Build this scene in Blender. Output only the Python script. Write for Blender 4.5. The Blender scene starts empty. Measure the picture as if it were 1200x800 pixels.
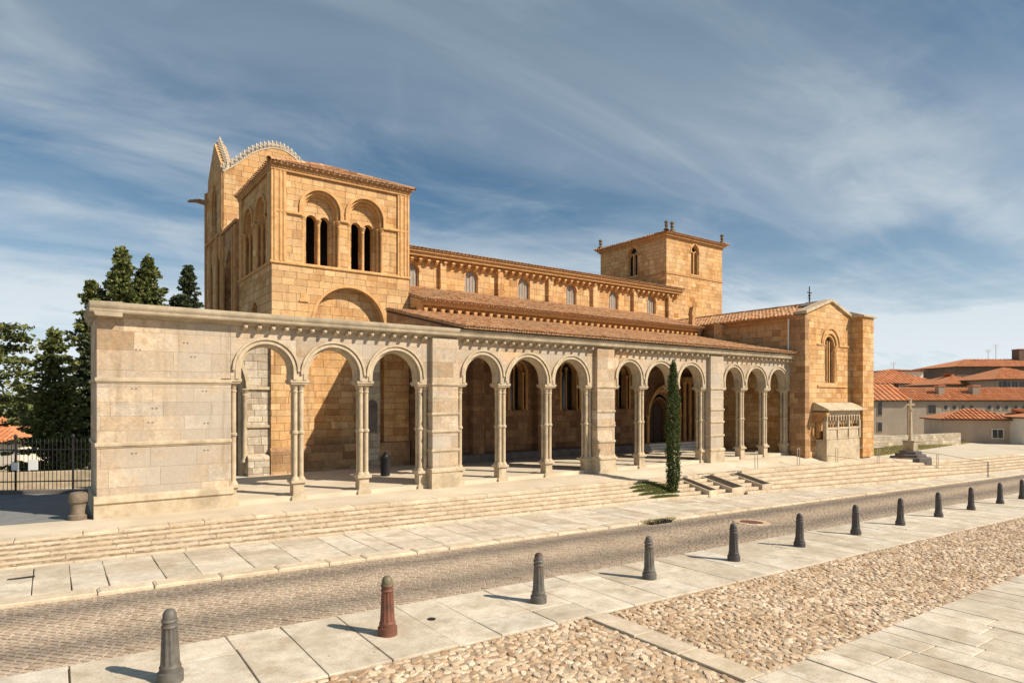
import bpy, bmesh, math, random
from mathutils import Vector
R = math.radians
random.seed(7)
scene = bpy.context.scene
COL = scene.collection

# ------------------------------------------------------------------ camera, sky, sun, exposure
cam_d = bpy.data.cameras.new('camera')
cam = bpy.data.objects.new('camera', cam_d); COL.objects.link(cam)
cam.location = (0, 0, 3.25)
cam.rotation_euler = (R(90), 0, R(-36.0))
cam_d.sensor_width = 36.0
cam_d.lens = 36.0 * 745 / 1200
cam_d.shift_y = 68 / 1200
cam_d.clip_start = 0.1
cam_d.clip_end = 9000
scene.camera = cam

SUN_AZ = 34.0      # degrees from -Y towards +X
SUN_EL = 40.0
sd = Vector((math.sin(R(SUN_AZ)) * math.cos(R(SUN_EL)), -math.cos(R(SUN_AZ)) * math.cos(R(SUN_EL)), math.sin(R(SUN_EL))))
sun_d = bpy.data.lights.new('sun', 'SUN')
sun = bpy.data.objects.new('sun', sun_d); COL.objects.link(sun)
sun.rotation_euler = sd.to_track_quat('Z', 'Y').to_euler()
sun.location = sd * 200
sun_d.energy = 5.0
sun_d.angle = R(0.5)
sun_d.color = (1.0, 0.88, 0.73)

scene.view_settings.view_transform = 'Standard'
scene.view_settings.look = 'None'
scene.view_settings.gamma = 1
scene.view_settings.exposure = 0.42

world = bpy.data.worlds.new('World'); scene.world = world
world.use_nodes = True
def build_world():
    nt = world.node_tree; nt.nodes.clear()
    N = nt.nodes.new; L = nt.links.new
    out = N('ShaderNodeOutputWorld'); bg = N('ShaderNodeBackground'); L(bg.outputs[0], out.inputs[0])
    sky = N('ShaderNodeTexSky'); sky.sky_type = 'NISHITA'; sky.sun_disc = False
    sky.sun_elevation = R(SUN_EL)
    sky.sun_rotation = math.atan2(sd.x, sd.y)
    sky.air_density = 1.0; sky.dust_density = 0.6; sky.ozone_density = 1.3; sky.altitude = 1100
    tc = N('ShaderNodeTexCoord')
    sep = N('ShaderNodeSeparateXYZ'); L(tc.outputs['Generated'], sep.inputs[0])
    def m(op, a, b=None, clamp=False):
        n = N('ShaderNodeMath'); n.operation = op; n.use_clamp = clamp
        for i, v in enumerate((a, b)):
            if v is None: continue
            if isinstance(v, (int, float)): n.inputs[i].default_value = v
            else: L(v, n.inputs[i])
        return n.outputs[0]
    zc = m('ADD', m('MAXIMUM', sep.outputs[2], 0.0), 0.13)
    px = m('DIVIDE', sep.outputs[0], zc); py = m('DIVIDE', sep.outputs[1], zc)
    cb = N('ShaderNodeCombineXYZ'); L(px, cb.inputs[0]); L(py, cb.inputs[1])
    def layer(scale, rot, loc, nscale, detail, rough, dist, lo, hi):
        mp = N('ShaderNodeMapping'); mp.inputs['Rotation'].default_value = (0, 0, R(rot))
        mp.inputs['Scale'].default_value = scale; mp.inputs['Location'].default_value = loc
        L(cb.outputs[0], mp.inputs[0])
        nz = N('ShaderNodeTexNoise'); nz.inputs['Scale'].default_value = nscale
        nz.inputs['Detail'].default_value = detail; nz.inputs['Roughness'].default_value = rough
        nz.inputs['Distortion'].default_value = dist
        L(mp.outputs[0], nz.inputs['Vector'])
        mr = N('ShaderNodeMapRange'); mr.interpolation_type = 'SMOOTHSTEP'
        mr.inputs[1].default_value = lo; mr.inputs[2].default_value = hi
        L(nz.outputs[0], mr.inputs[0])
        return mr.outputs[0]
    a = layer((0.55, 1.0, 1), -6, (3.1, 1.7, 0), 0.85, 8, 0.52, 0.8, 0.36, 0.64)   # broad veil
    b = layer((0.26, 1.5, 1), 12, (7.3, 4.2, 0), 1.5, 10, 0.60, 0.9, 0.44, 0.74)  # streaks
    c = layer((0.8, 1.0, 1), -4, (1.4, 9.0, 0), 1.9, 9, 0.58, 0.6, 0.44, 0.72)   # fine wisps
    hz = N('ShaderNodeMapRange'); hz.interpolation_type = 'SMOOTHSTEP'
    hz.inputs[1].default_value = 0.30; hz.inputs[2].default_value = 0.0
    hz.inputs[3].default_value = 0.0; hz.inputs[4].default_value = 0.72
    L(sep.outputs[2], hz.inputs[0])
    s = m('ADD', m('MULTIPLY', a, 0.50), m('MULTIPLY', b, 0.24))
    s = m('ADD', s, m('MULTIPLY', c, 0.28))
    s = m('ADD', s, hz.outputs[0], True)
    s = m('MINIMUM', m('ADD', s, 0.04), 0.93)
    tint = N('ShaderNodeMix'); tint.data_type = 'RGBA'; tint.blend_type = 'MULTIPLY'; tint.inputs[0].default_value = 1.0
    L(sky.outputs[0], tint.inputs[6]); tint.inputs[7].default_value = (0.66, 1.0, 1.08, 1)
    hi = N('ShaderNodeMapRange'); hi.inputs[1].default_value = 0.05; hi.inputs[2].default_value = 0.5
    L(sep.outputs[2], hi.inputs[0])
    cc = N('ShaderNodeMix'); cc.data_type = 'RGBA'; L(hi.outputs[0], cc.inputs[0])
    cc.inputs[6].default_value = (10.4, 11.2, 11.8, 1); cc.inputs[7].default_value = (4.3, 5.4, 6.3, 1)
    mix = N('ShaderNodeMix'); mix.data_type = 'RGBA'
    L(s, mix.inputs[0]); L(tint.outputs[2], mix.inputs[6]); L(cc.outputs[2], mix.inputs[7])
    L(mix.outputs[2], bg.inputs[0])
    bg.inputs[1].default_value = 0.058
build_world()

# ------------------------------------------------------------------ node helpers and materials
class NT:
    def __init__(s, name):
        s.m = bpy.data.materials.new(name); s.m.use_nodes = True
        s.t = s.m.node_tree; s.t.nodes.clear()
        s.out = s.n('ShaderNodeOutputMaterial'); s.b = s.n('ShaderNodeBsdfPrincipled')
        s.l(s.b.outputs[0], s.out.inputs[0])
    def n(s, t): return s.t.nodes.new(t)
    def l(s, a, b): s.t.links.new(a, b)
    def set(s, sock, v):
        if isinstance(v, (int, float)): sock.default_value = v
        elif isinstance(v, tuple): sock.default_value = v
        else: s.l(v, sock)
    def math(s, op, a, b=None, c=None, clamp=False):
        n = s.n('ShaderNodeMath'); n.operation = op; n.use_clamp = clamp
        for i, v in enumerate((a, b, c)):
            if v is not None: s.set(n.inputs[i], v)
        return n.outputs[0]
    def rng(s, v, a, b, c=0.0, d=1.0):
        n = s.n('ShaderNodeMapRange')
        s.set(n.inputs[0], v)
        for i, q in enumerate((a, b, c, d)): n.inputs[i + 1].default_value = q
        return n.outputs[0]
    def pos(s):
        g = s.n('ShaderNodeNewGeometry'); return g
    def noise(s, vec, scale, detail=5, rough=0.55, dist=0):
        n = s.n('ShaderNodeTexNoise'); s.l(vec, n.inputs['Vector'])
        n.inputs['Scale'].default_value = scale; n.inputs['Detail'].default_value = detail
        n.inputs['Roughness'].default_value = rough; n.inputs['Distortion'].default_value = dist
        return n.outputs[0]
    def ramp(s, fac, cols, interp='LINEAR'):
        n = s.n('ShaderNodeValToRGB'); s.l(fac, n.inputs[0]); e = n.color_ramp
        e.interpolation = interp
        while len(e.elements) < len(cols): e.elements.new(0.5)
        for i, (p, c) in enumerate(cols):
            e.elements[i].position = p; e.elements[i].color = (*c, 1)
        return n.outputs[0]
    def mix(s, fac, a, b, blend='MIX'):
        n = s.n('ShaderNodeMix'); n.data_type = 'RGBA'; n.blend_type = blend
        s.set(n.inputs[0], fac)
        for i, v in ((6, a), (7, b)):
            if isinstance(v, tuple): n.inputs[i].default_value = (*v, 1)
            else: s.l(v, n.inputs[i])
        return n.outputs[2]
    def bump(s, h, strength, dist=0.02):
        n = s.n('ShaderNodeBump'); n.inputs['Strength'].default_value = strength
        n.inputs['Distance'].default_value = dist
        s.l(h, n.inputs['Height']); s.l(n.outputs[0], s.b.inputs['Normal'])
    def fin(s, col, rough=0.85, spec=0.3, metal=0.0):
        if isinstance(col, tuple): s.b.inputs['Base Color'].default_value = (*col, 1)
        else: s.l(col, s.b.inputs['Base Color'])
        s.set(s.b.inputs['Roughness'], rough)
        s.b.inputs['Specular IOR Level'].default_value = spec
        s.b.inputs['Metallic'].default_value = metal
        return s.m

def ashlar(name, tones, bw, bh, mortar, mort_col, stain, stain_amt=0.5, seed=0.0, bump=0.6, grey=None, grey_amt=0.0):
    """blocks of dressed stone in courses: every block its own tone, thin joints, weather stains"""
    s = NT(name); g = s.pos(); P = g.outputs['Position']
    sp = s.n('ShaderNodeSeparateXYZ'); s.l(P, sp.inputs[0])
    wob = s.noise(P, 0.9, 2)
    u = s.math('ADD', s.math('ADD', sp.outputs[0], sp.outputs[1]), seed)
    z = s.math('ADD', sp.outputs[2], s.math('MULTIPLY', s.math('SINE', s.math('MULTIPLY', sp.outputs[2], 2.1)), 0.09))
    z = s.math('ADD', z, s.math('MULTIPLY', wob, 0.015))
    zr = s.math('DIVIDE', z, bh); row = s.math('FLOOR', zr)
    w1 = s.n('ShaderNodeTexWhiteNoise'); w1.noise_dimensions = '1D'; s.l(row, w1.inputs['W'])
    wsc = s.math('MULTIPLY', s.math('ADD', s.math('MULTIPLY', w1.outputs['Value'], 0.7), 0.7), bw)
    ur = s.math('ADD', s.math('DIVIDE', u, wsc), s.math('MULTIPLY', w1.outputs['Value'], 9.7)); col = s.math('FLOOR', ur)
    cb = s.n('ShaderNodeCombineXYZ'); s.l(col, cb.inputs[0]); s.l(row, cb.inputs[1]); cb.inputs[2].default_value = seed
    w2 = s.n('ShaderNodeTexWhiteNoise'); w2.noise_dimensions = '3D'; s.l(cb.outputs[0], w2.inputs['Vector'])
    fz = s.math('FRACT', zr); fu = s.math('FRACT', ur)
    dz = s.math('MULTIPLY', s.math('MINIMUM', fz, s.math('SUBTRACT', 1.0, fz)), bh)
    du = s.math('MULTIPLY', s.math('MINIMUM', fu, s.math('SUBTRACT', 1.0, fu)), bw)
    jn = s.math('MULTIPLY', s.math('SUBTRACT', s.noise(P, 9, 3), 0.5), mortar * 1.6)
    d = s.math('ADD', s.math('MINIMUM', dz, du), jn)
    joint = s.rng(d, 0.0, mortar, 1.0, 0.0)
    col1 = s.ramp(w2.outputs['Value'], tones)
    n1 = s.noise(P, 2.2, 7, 0.62); n2 = s.noise(P, 14, 5, 0.6); n3 = s.noise(P, 0.35, 4, 0.55)
    n4 = s.noise(P, 6.0, 6, 0.65)
    gv = s.math('MULTIPLY', s.rng(n4, 0.30, 0.70, 0.82, 1.14), s.rng(n2, 0.3, 0.7, 0.82, 1.16))
    gv = s.math('MULTIPLY', gv, s.rng(w2.outputs['Color'], 0.0, 1.0, 0.76, 1.16))
    vm = s.n('ShaderNodeVectorMath'); vm.operation = 'SCALE'; s.l(col1, vm.inputs[0]); s.l(gv, vm.inputs['Scale']); col1 = vm.outputs[0]
    col1 = s.mix(s.math('MULTIPLY', s.rng(n1, 0.48, 0.72), stain_amt), col1, stain)
    if grey: col1 = s.mix(s.math('MULTIPLY', s.rng(n3, 0.42, 0.62), grey_amt), col1, grey)
    # dark pitted spots and vertical streaks of weathering
    mp = s.n('ShaderNodeMapping'); mp.inputs['Scale'].default_value = (3.0, 3.0, 0.25); s.l(P, mp.inputs[0])
    st = s.noise(mp.outputs[0], 1.2, 5, 0.6)
    col1 = s.mix(s.rng(st, 0.55, 0.78, 0.0, 0.45), col1, tuple(c * 0.45 for c in stain))
    col1 = s.mix(s.math('MULTIPLY', joint, 0.75), col1, mort_col)
    h = s.math('SUBTRACT', s.math('ADD', s.math('MULTIPLY', n1, 0.6), s.math('ADD', s.math('MULTIPLY', n2, 0.5), s.math('MULTIPLY', w2.outputs['Value'], 0.5))), s.math('MULTIPLY', joint, 0.9))
    s.bump(h, bump, 0.03)
    return s.fin(col1, 0.9, 0.15)

def plain_stone(name, a, b, scale=3.0, bump=0.4, island=0.0, stain=None):
    s = NT(name); g = s.pos(); P = g.outputs['Position']
    n1 = s.noise(P, scale, 7, 0.62); n2 = s.noise(P, scale * 9, 4, 0.6)
    c = s.ramp(n1, [(0.3, a), (0.7, b)])
    if island:
        v = s.rng(g.outputs['Random Per Island'], 0, 1, 1 - island, 1 + island)
        vm = s.n('ShaderNodeVectorMath'); vm.operation = 'SCALE'; s.l(c, vm.inputs[0]); s.l(v, vm.inputs['Scale']); c = vm.outputs[0]
    if stain:
        c = s.mix(s.rng(s.noise(P, scale * 0.35, 5, 0.6), 0.5, 0.68, 0, 0.6), c, stain)
    s.bump(s.math('ADD', n1, s.math('MULTIPLY', n2, 0.6)), bump, 0.02)
    return s.fin(c, 0.88, 0.2)

def island_mat(name, cols, rough=0.85, nscale=12, bump=0.4, spec=0.25, dist=0.01, dirt=None, dirt_scale=0.6, dirt_amt=0.5, spots=None):
    """each loose piece of the mesh (a stone, a tile, a flag) takes its own tone"""
    s = NT(name); g = s.pos(); P = g.outputs['Position']
    c = s.ramp(g.outputs['Random Per Island'], cols)
    n1 = s.noise(P, nscale, 6, 0.62); n2 = s.noise(P, nscale * 6, 3, 0.6)
    vm = s.n('ShaderNodeVectorMath'); vm.operation = 'SCALE'; s.l(c, vm.inputs[0]); s.l(s.math('MULTIPLY', s.rng(n2, 0.3, 0.7, 0.84, 1.14), s.rng(s.noise(P, nscale * .3, 5, .65), .3, .7, .84, 1.12)), vm.inputs['Scale']); c = vm.outputs[0]
    c = s.mix(s.rng(n1, 0.35, 0.75, 0.0, 0.45), c, (0.03, 0.02, 0.012), 'SOFT_LIGHT')
    if dirt:
        c = s.mix(s.math('MULTIPLY', s.rng(s.noise(P, dirt_scale, 6, 0.6), 0.45, 0.7), dirt_amt), c, dirt)
    if spots:
        v = s.n('ShaderNodeTexVoronoi'); v.inputs['Scale'].default_value = 5.0; v.inputs['Randomness'].default_value = 1.0; s.l(P, v.inputs['Vector'])
        w = s.n('ShaderNodeTexWhiteNoise'); w.noise_dimensions = '3D'; s.l(v.outputs['Position'], w.inputs['Vector'])
        rad = s.math('MULTIPLY', s.math('POWER', w.outputs['Value'], 5.0), 0.2)
        k = s.math('LESS_THAN', s.math('ADD', v.outputs['Distance'], s.math('MULTIPLY', s.noise(P, 30, 3), 0.12)), rad)
        c = s.mix(s.math('MULTIPLY', k, 0.55), c, spots)
        gr = s.noise(P, 160, 2, 0.7)
        c = s.mix(s.rng(gr, 0.55, 0.75, 0, 0.35), c, spots)
        c = s.mix(s.rng(s.noise(P, 2.6, 7, 0.7), 0.56, 0.70, 0, 0.5), c, tuple(q * 1.9 for q in spots))
    s.bump(s.math('ADD', n1, s.math('MULTIPLY', n2, 0.5)), bump, dist)
    return s.fin(c, rough, spec)

def flat_mat(name, col, rough=0.6, metal=0.0, var=0.25, scale=8, bump=0.15, spec=0.4):
    s = NT(name); g = s.pos(); P = g.outputs['Position']
    n1 = s.noise(P, scale, 5, 0.6)
    c = s.ramp(n1, [(0.3, tuple(v * (1 - var) for v in col)), (0.7, tuple(v * (1 + var) for v in col))])
    s.bump(n1, bump, 0.01)
    return s.fin(c, rough, spec, metal)

def leaf_mat(name, cols, trans=0.25):
    s = NT(name); g = s.pos()
    c = s.ramp(g.outputs['Random Per Island'], cols)
    s.fin(c, 0.6, 0.25)
    s.b.inputs['Transmission Weight'].default_value = 0.0
    tr = s.n('ShaderNodeBsdfTranslucent'); s.l(c, tr.inputs[0])
    mx = s.n('ShaderNodeMixShader'); mx.inputs[0].default_value = trans
    s.l(s.b.outputs[0], mx.inputs[1]); s.l(tr.outputs[0], mx.inputs[2]); s.l(mx.outputs[0], s.out.inputs[0])
    return s.m

M = {}
M['sand'] = ashlar('sandstone_ashlar', [(0.0, (0.46, 0.235, 0.085)), (0.2, (0.58, 0.34, 0.14)), (0.45, (0.64, 0.395, 0.175)), (0.65, (0.54, 0.29, 0.112)), (0.85, (0.69, 0.46, 0.235)), (1.0, (0.40, 0.19, 0.07))],
                   0.60, 0.31, 0.012, (0.40, 0.235, 0.11), (0.31, 0.145, 0.058), 0.65, 1.3, 0.9, (0.60, 0.44, 0.26), 0.4)
M['sand_dark'] = ashlar('weathered_sandstone', [(0.0, (0.30, 0.17, 0.085)), (0.3, (0.42, 0.26, 0.13)), (0.6, (0.48, 0.31, 0.17)), (1.0, (0.34, 0.18, 0.10))],
                   0.6, 0.34, 0.012, (0.33, 0.21, 0.11), (0.23, 0.13, 0.065), 0.5, 5.1, 0.7)
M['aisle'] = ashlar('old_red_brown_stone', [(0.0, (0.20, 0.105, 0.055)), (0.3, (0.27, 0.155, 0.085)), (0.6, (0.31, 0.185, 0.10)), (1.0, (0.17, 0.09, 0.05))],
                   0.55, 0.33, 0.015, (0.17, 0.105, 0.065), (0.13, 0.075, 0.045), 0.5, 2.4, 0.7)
M['grey'] = ashlar('pale_granite_ashlar', [(0.0, (0.43, 0.315, 0.205)), (0.25, (0.52, 0.405, 0.285)), (0.5, (0.55, 0.435, 0.31)), (0.75, (0.46, 0.345, 0.23)), (0.92, (0.52, 0.45, 0.355)), (1.0, (0.56, 0.345, 0.175))],
                   0.95, 0.46, 0.006, (0.31, 0.235, 0.16), (0.42, 0.265, 0.14), 0.6, 3.7, 0.5, (0.40, 0.36, 0.30), 0.8)
M['rubble'] = ashlar('grey_old_wall_stone', [(0.0, (0.40, 0.33, 0.235)), (0.3, (0.52, 0.45, 0.34)), (0.6, (0.57, 0.50, 0.39)), (1.0, (0.38, 0.30, 0.21))],
                   0.5, 0.28, 0.015, (0.37, 0.305, 0.225), (0.28, 0.225, 0.16), 0.5, 8.8, 0.9)
M['trim'] = plain_stone('carved_sandstone', (0.44, 0.24, 0.095), (0.65, 0.405, 0.185), 4, 0.6)
M['trim_dark'] = plain_stone('carved_dark_sandstone', (0.36, 0.19, 0.08), (0.54, 0.32, 0.14), 3, 0.5)
M['gtrim'] = plain_stone('carved_granite', (0.40, 0.32, 0.21), (0.56, 0.465, 0.335), 4, 0.5, stain=(0.27, 0.215, 0.15))
M['gcorn'] = plain_stone('weathered_cornice_granite', (0.30, 0.25, 0.175), (0.47, 0.39, 0.275), 2.5, 0.6, stain=(0.21, 0.175, 0.125))
M['crest'] = plain_stone('pale_limestone', (0.40, 0.34, 0.26), (0.60, 0.52, 0.41), 4, 0.5)
M['plinth'] = plain_stone('dark_granite', (0.11, 0.095, 0.09), (0.20, 0.17, 0.15), 2, 0.6)
M['finial'] = plain_stone('lichened_granite', (0.12, 0.095, 0.07), (0.24, 0.19, 0.14), 5, 0.5)
M['whitestone'] = plain_stone('white_limestone', (0.70, 0.65, 0.56), (0.80, 0.76, 0.68), 2, 0.3)
M['tile'] = island_mat('weathered_clay_tiles', [(0.0, (0.30, 0.15, 0.075)), (0.3, (0.47, 0.24, 0.115)), (0.6, (0.54, 0.30, 0.15)), (0.85, (0.58, 0.37, 0.21)), (1.0, (0.38, 0.25, 0.155))], 0.9, 10, 0.3, 0.15, 0.01, (0.33, 0.23, 0.14), 0.5, 0.6)
M['tile_red'] = island_mat('orange_clay_tiles', [(0.0, (0.50, 0.19, 0.08)), (0.4, (0.62, 0.25, 0.105)), (0.7, (0.66, 0.30, 0.145)), (1.0, (0.46, 0.175, 0.08))], 0.9, 6, 0.2, 0.15, 0.01, (0.40, 0.20, 0.11), 0.3, 0.45)
M['wood'] = flat_mat('old_dark_timber', (0.055, 0.034, 0.02), 0.7, 0, 0.35, 6, 0.3)
M['void'] = flat_mat('unlit_interior_dark', (0.06, 0.05, 0.042), 0.95, 0, 0.2, 2, 0.1, 0.1)  # near-black base colour puts the dark of unlit tower interiors into the surface
M['glass'] = flat_mat('leaded_window_glass', (0.27, 0.255, 0.235), 0.35, 0, 0.15, 5, 0.1, 0.5)
M['dglass'] = flat_mat('dark_window_glass', (0.02, 0.022, 0.026), 0.12, 0, 0.2, 3, 0.02, 0.6)
M['iron'] = flat_mat('black_iron', (0.022, 0.02, 0.02), 0.5, 0.2, 0.3, 20, 0.2)
M['rail'] = flat_mat('painted_steel', (0.42, 0.37, 0.30), 0.5, 0.4, 0.2, 20, 0.1)
def cast_iron(name, a, b, patch):
    s = NT(name); g = s.pos(); o = s.n('ShaderNodeTexCoord'); P = o.outputs['Object']; W = g.outputs['Position']
    n1 = s.noise(W, 7, 6, 0.62); n2 = s.noise(W, 40, 4, 0.6); n3 = s.noise(W, 3.1, 5, 0.65)
    c = s.ramp(n1, [(0.3, a), (0.7, b)])
    c = s.mix(s.rng(n3, 0.56, 0.66, 0, 0.75), c, patch)
    s.bump(s.math('ADD', n1, n2), 0.35, 0.008)
    return s.fin(c, s.rng(n2, 0.3, 0.7, 0.45, 0.7), 0.4, 0.1)
M['castiron'] = cast_iron('bollard_paint_grey', (0.085, 0.078, 0.066), (0.155, 0.145, 0.125), (0.13, 0.075, 0.05))
M['castdark'] = cast_iron('bollard_paint_dark', (0.048, 0.042, 0.042), (0.085, 0.075, 0.072), (0.09, 0.055, 0.042))
M['castrust'] = cast_iron('bollard_rust', (0.13, 0.05, 0.032), (0.20, 0.082, 0.052), (0.075, 0.042, 0.032))
M['flag'] = island_mat('granite_flags', [(0.0, (0.53, 0.465, 0.365)), (0.35, (0.63, 0.56, 0.45)), (0.7, (0.68, 0.61, 0.50)), (1.0, (0.58, 0.535, 0.455))], 0.85, 7, 0.4, 0.25, 0.010, (0.37, 0.295, 0.20), 1.3, 0.7, (0.17, 0.135, 0.095))
M['kerb'] = island_mat('kerb_granite', [(0.0, (0.58, 0.485, 0.355)), (0.5, (0.67, 0.575, 0.43)), (1.0, (0.60, 0.52, 0.40))], 0.85, 6, 0.4, 0.25, 0.01, (0.40, 0.30, 0.19), 1.1, 0.6, (0.18, 0.14, 0.095))
M['cobble'] = island_mat('river_cobbles', [(0.0, (0.36, 0.235, 0.14)), (0.2, (0.54, 0.39, 0.255)), (0.45, (0.64, 0.50, 0.355)), (0.7, (0.71, 0.60, 0.455)), (0.88, (0.54, 0.435, 0.315)), (1.0, (0.41, 0.33, 0.25))], 0.8, 18, 0.3, 0.25, 0.006, (0.36, 0.24, 0.13), 0.9, 0.55)
M['sand_bed'] = plain_stone('sandy_joint_soil', (0.27, 0.20, 0.13), (0.43, 0.335, 0.225), 5, 0.8)
M['joint'] = plain_stone('dark_joint_soil', (0.22, 0.165, 0.105), (0.33, 0.25, 0.165), 5, 0.8)
M['soil'] = plain_stone('soil_and_shade', (0.03, 0.022, 0.015), (0.055, 0.042, 0.03), 6, 0.8)
M['asphalt'] = plain_stone('lane_asphalt', (0.16, 0.165, 0.165), (0.22, 0.225, 0.22), 2, 0.4)
M['plaza'] = plain_stone('terrace_paving', (0.50, 0.43, 0.325), (0.63, 0.55, 0.42), 0.8, 0.4, stain=(0.44, 0.355, 0.25))
M['earth'] = plain_stone('dry_earth', (0.20, 0.17, 0.10), (0.32, 0.27, 0.18), 0.3, 0.4)
M['grass'] = leaf_mat('lawn_blades', [(0.0, (0.09, 0.13, 0.025)), (0.5, (0.16, 0.19, 0.045)), (1.0, (0.28, 0.26, 0.09))], 0.3)
M['drygrass'] = leaf_mat('dry_lawn_blades', [(0.0, (0.22, 0.20, 0.06)), (0.5, (0.32, 0.28, 0.10)), (1.0, (0.40, 0.36, 0.16))], 0.3)
M['conifer'] = leaf_mat('olive_needles', [(0.0, (0.055, 0.078, 0.02)), (0.45, (0.14, 0.165, 0.05)), (0.8, (0.21, 0.225, 0.075)), (1.0, (0.27, 0.26, 0.10))])
M['conifer_dark'] = leaf_mat('dark_needles', [(0.0, (0.024, 0.036, 0.018)), (0.5, (0.06, 0.08, 0.036)), (1.0, (0.12, 0.135, 0.06))])
M['cypress'] = leaf_mat('cypress_leaves', [(0.0, (0.022, 0.042, 0.009)), (0.5, (0.055, 0.09, 0.02)), (0.93, (0.115, 0.15, 0.04)), (1.0, (0.17, 0.12, 0.05))])
M['bark'] = flat_mat('bark', (0.075, 0.055, 0.04), 0.9, 0, 0.35, 10, 0.6, 0.1)
M['plaster'] = flat_mat('grey_house_plaster', (0.33, 0.275, 0.215), 0.9, 0, 0.12, 0.8, 0.2, 0.15)
M['plaster_pink'] = flat_mat('pinkish_house_plaster', (0.46, 0.345, 0.255), 0.9, 0, 0.1, 0.8, 0.2, 0.15)
M['plaster_white'] = flat_mat('white_house_plaster', (0.72, 0.65, 0.55), 0.9, 0, 0.08, 0.8, 0.2, 0.15)
M['plaster_brown'] = flat_mat('brown_house_plaster', (0.16, 0.115, 0.09), 0.9, 0, 0.15, 0.8, 0.2, 0.15)
M['carpaint'] = flat_mat('dark_car_paint', (0.025, 0.03, 0.04), 0.25, 0.3, 0.1, 2, 0.0, 0.6)
M['carpaint2'] = flat_mat('grey_car_paint', (0.16, 0.17, 0.18), 0.25, 0.3, 0.1, 2, 0.0, 0.6)
M['rubber'] = flat_mat('tyre_rubber', (0.02, 0.02, 0.02), 0.8)
M['white'] = flat_mat('white_enamel', (0.80, 0.80, 0.78), 0.4, 0, 0.04)
M['blue'] = flat_mat('blue_enamel', (0.05, 0.13, 0.42), 0.4, 0, 0.08)
M['red'] = flat_mat('red_lens', (0.35, 0.02, 0.02), 0.3)
M['bin'] = flat_mat('black_plastic', (0.014, 0.015, 0.018), 0.45)

# the setts of the road: per-stone tone, with two grimy strips where gutters and tyres dirty them
def sett_mat():
    s = NT('road_setts'); g = s.pos(); P = g.outputs['Position']
    c = s.ramp(g.outputs['Random Per Island'], [(0.0, (0.35, 0.265, 0.185)), (0.4, (0.43, 0.34, 0.245)), (0.75, (0.48, 0.385, 0.28)), (1.0, (0.42, 0.34, 0.26))])
    sp = s.n('ShaderNodeSeparateXYZ'); s.l(P, sp.inputs[0])
    y = s.math('SUBTRACT', sp.outputs[1], s.math('MULTIPLY', sp.outputs[0], 0.022))
    nz = s.noise(P, 0.55, 5, 0.6)
    y = s.math('ADD', y, s.math('MULTIPLY', s.math('SUBTRACT', nz, 0.5), 0.9))
    def band(c0, w):
        return s.rng(s.math('ABSOLUTE', s.math('SUBTRACT', y, c0)), 0.05, w, 1.0, 0.0)
    d = s.math('MAXIMUM', band(13.0, 0.75), s.math('MULTIPLY', band(11.0, 0.85), 0.9))
    c = s.mix(s.math('MULTIPLY', d, 0.68), c, (0.125, 0.105, 0.09))
    c = s.mix(s.rng(nz, 0.55, 0.75, 0, 0.4), c, (0.46, 0.34, 0.22))
    n1 = s.noise(P, 20, 5, 0.6)
    s.bump(n1, 0.35, 0.01)
    return s.fin(c, 0.8, 0.3)
M['sett'] = sett_mat()

def step_mat():
    s = NT('pebbled_step_treads'); g = s.pos(); P = g.outputs['Position']
    v = s.n('ShaderNodeTexVoronoi'); v.inputs['Scale'].default_value = 9; s.l(P, v.inputs['Vector'])
    w = s.n('ShaderNodeTexWhiteNoise'); w.noise_dimensions = '3D'; s.l(v.outputs['Position'], w.inputs['Vector'])
    c = s.ramp(w.outputs['Value'], [(0.0, (0.22, 0.145, 0.085)), (0.5, (0.37, 0.265, 0.165)), (1.0, (0.52, 0.405, 0.275))])
    c = s.mix(s.rng(v.outputs['Distance'], 0.45, 0.8, 0, 0.8), c, (0.22, 0.16, 0.10))
    c = s.mix(s.rng(s.noise(P, 0.8, 4), 0.5, 0.7, 0, 0.5), c, (0.50, 0.33, 0.175))
    s.bump(s.math('SUBTRACT', 1.0, v.outputs['Distance']), 0.8, 0.03)
    return s.fin(c, 0.85, 0.2)
M['step'] = step_mat()

# ------------------------------------------------------------------ object helpers
def origin_of(p):
    o = Vector((0, 0, 0))
    while p is not None:
        o += p.location; p = p.parent
    return o

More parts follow.
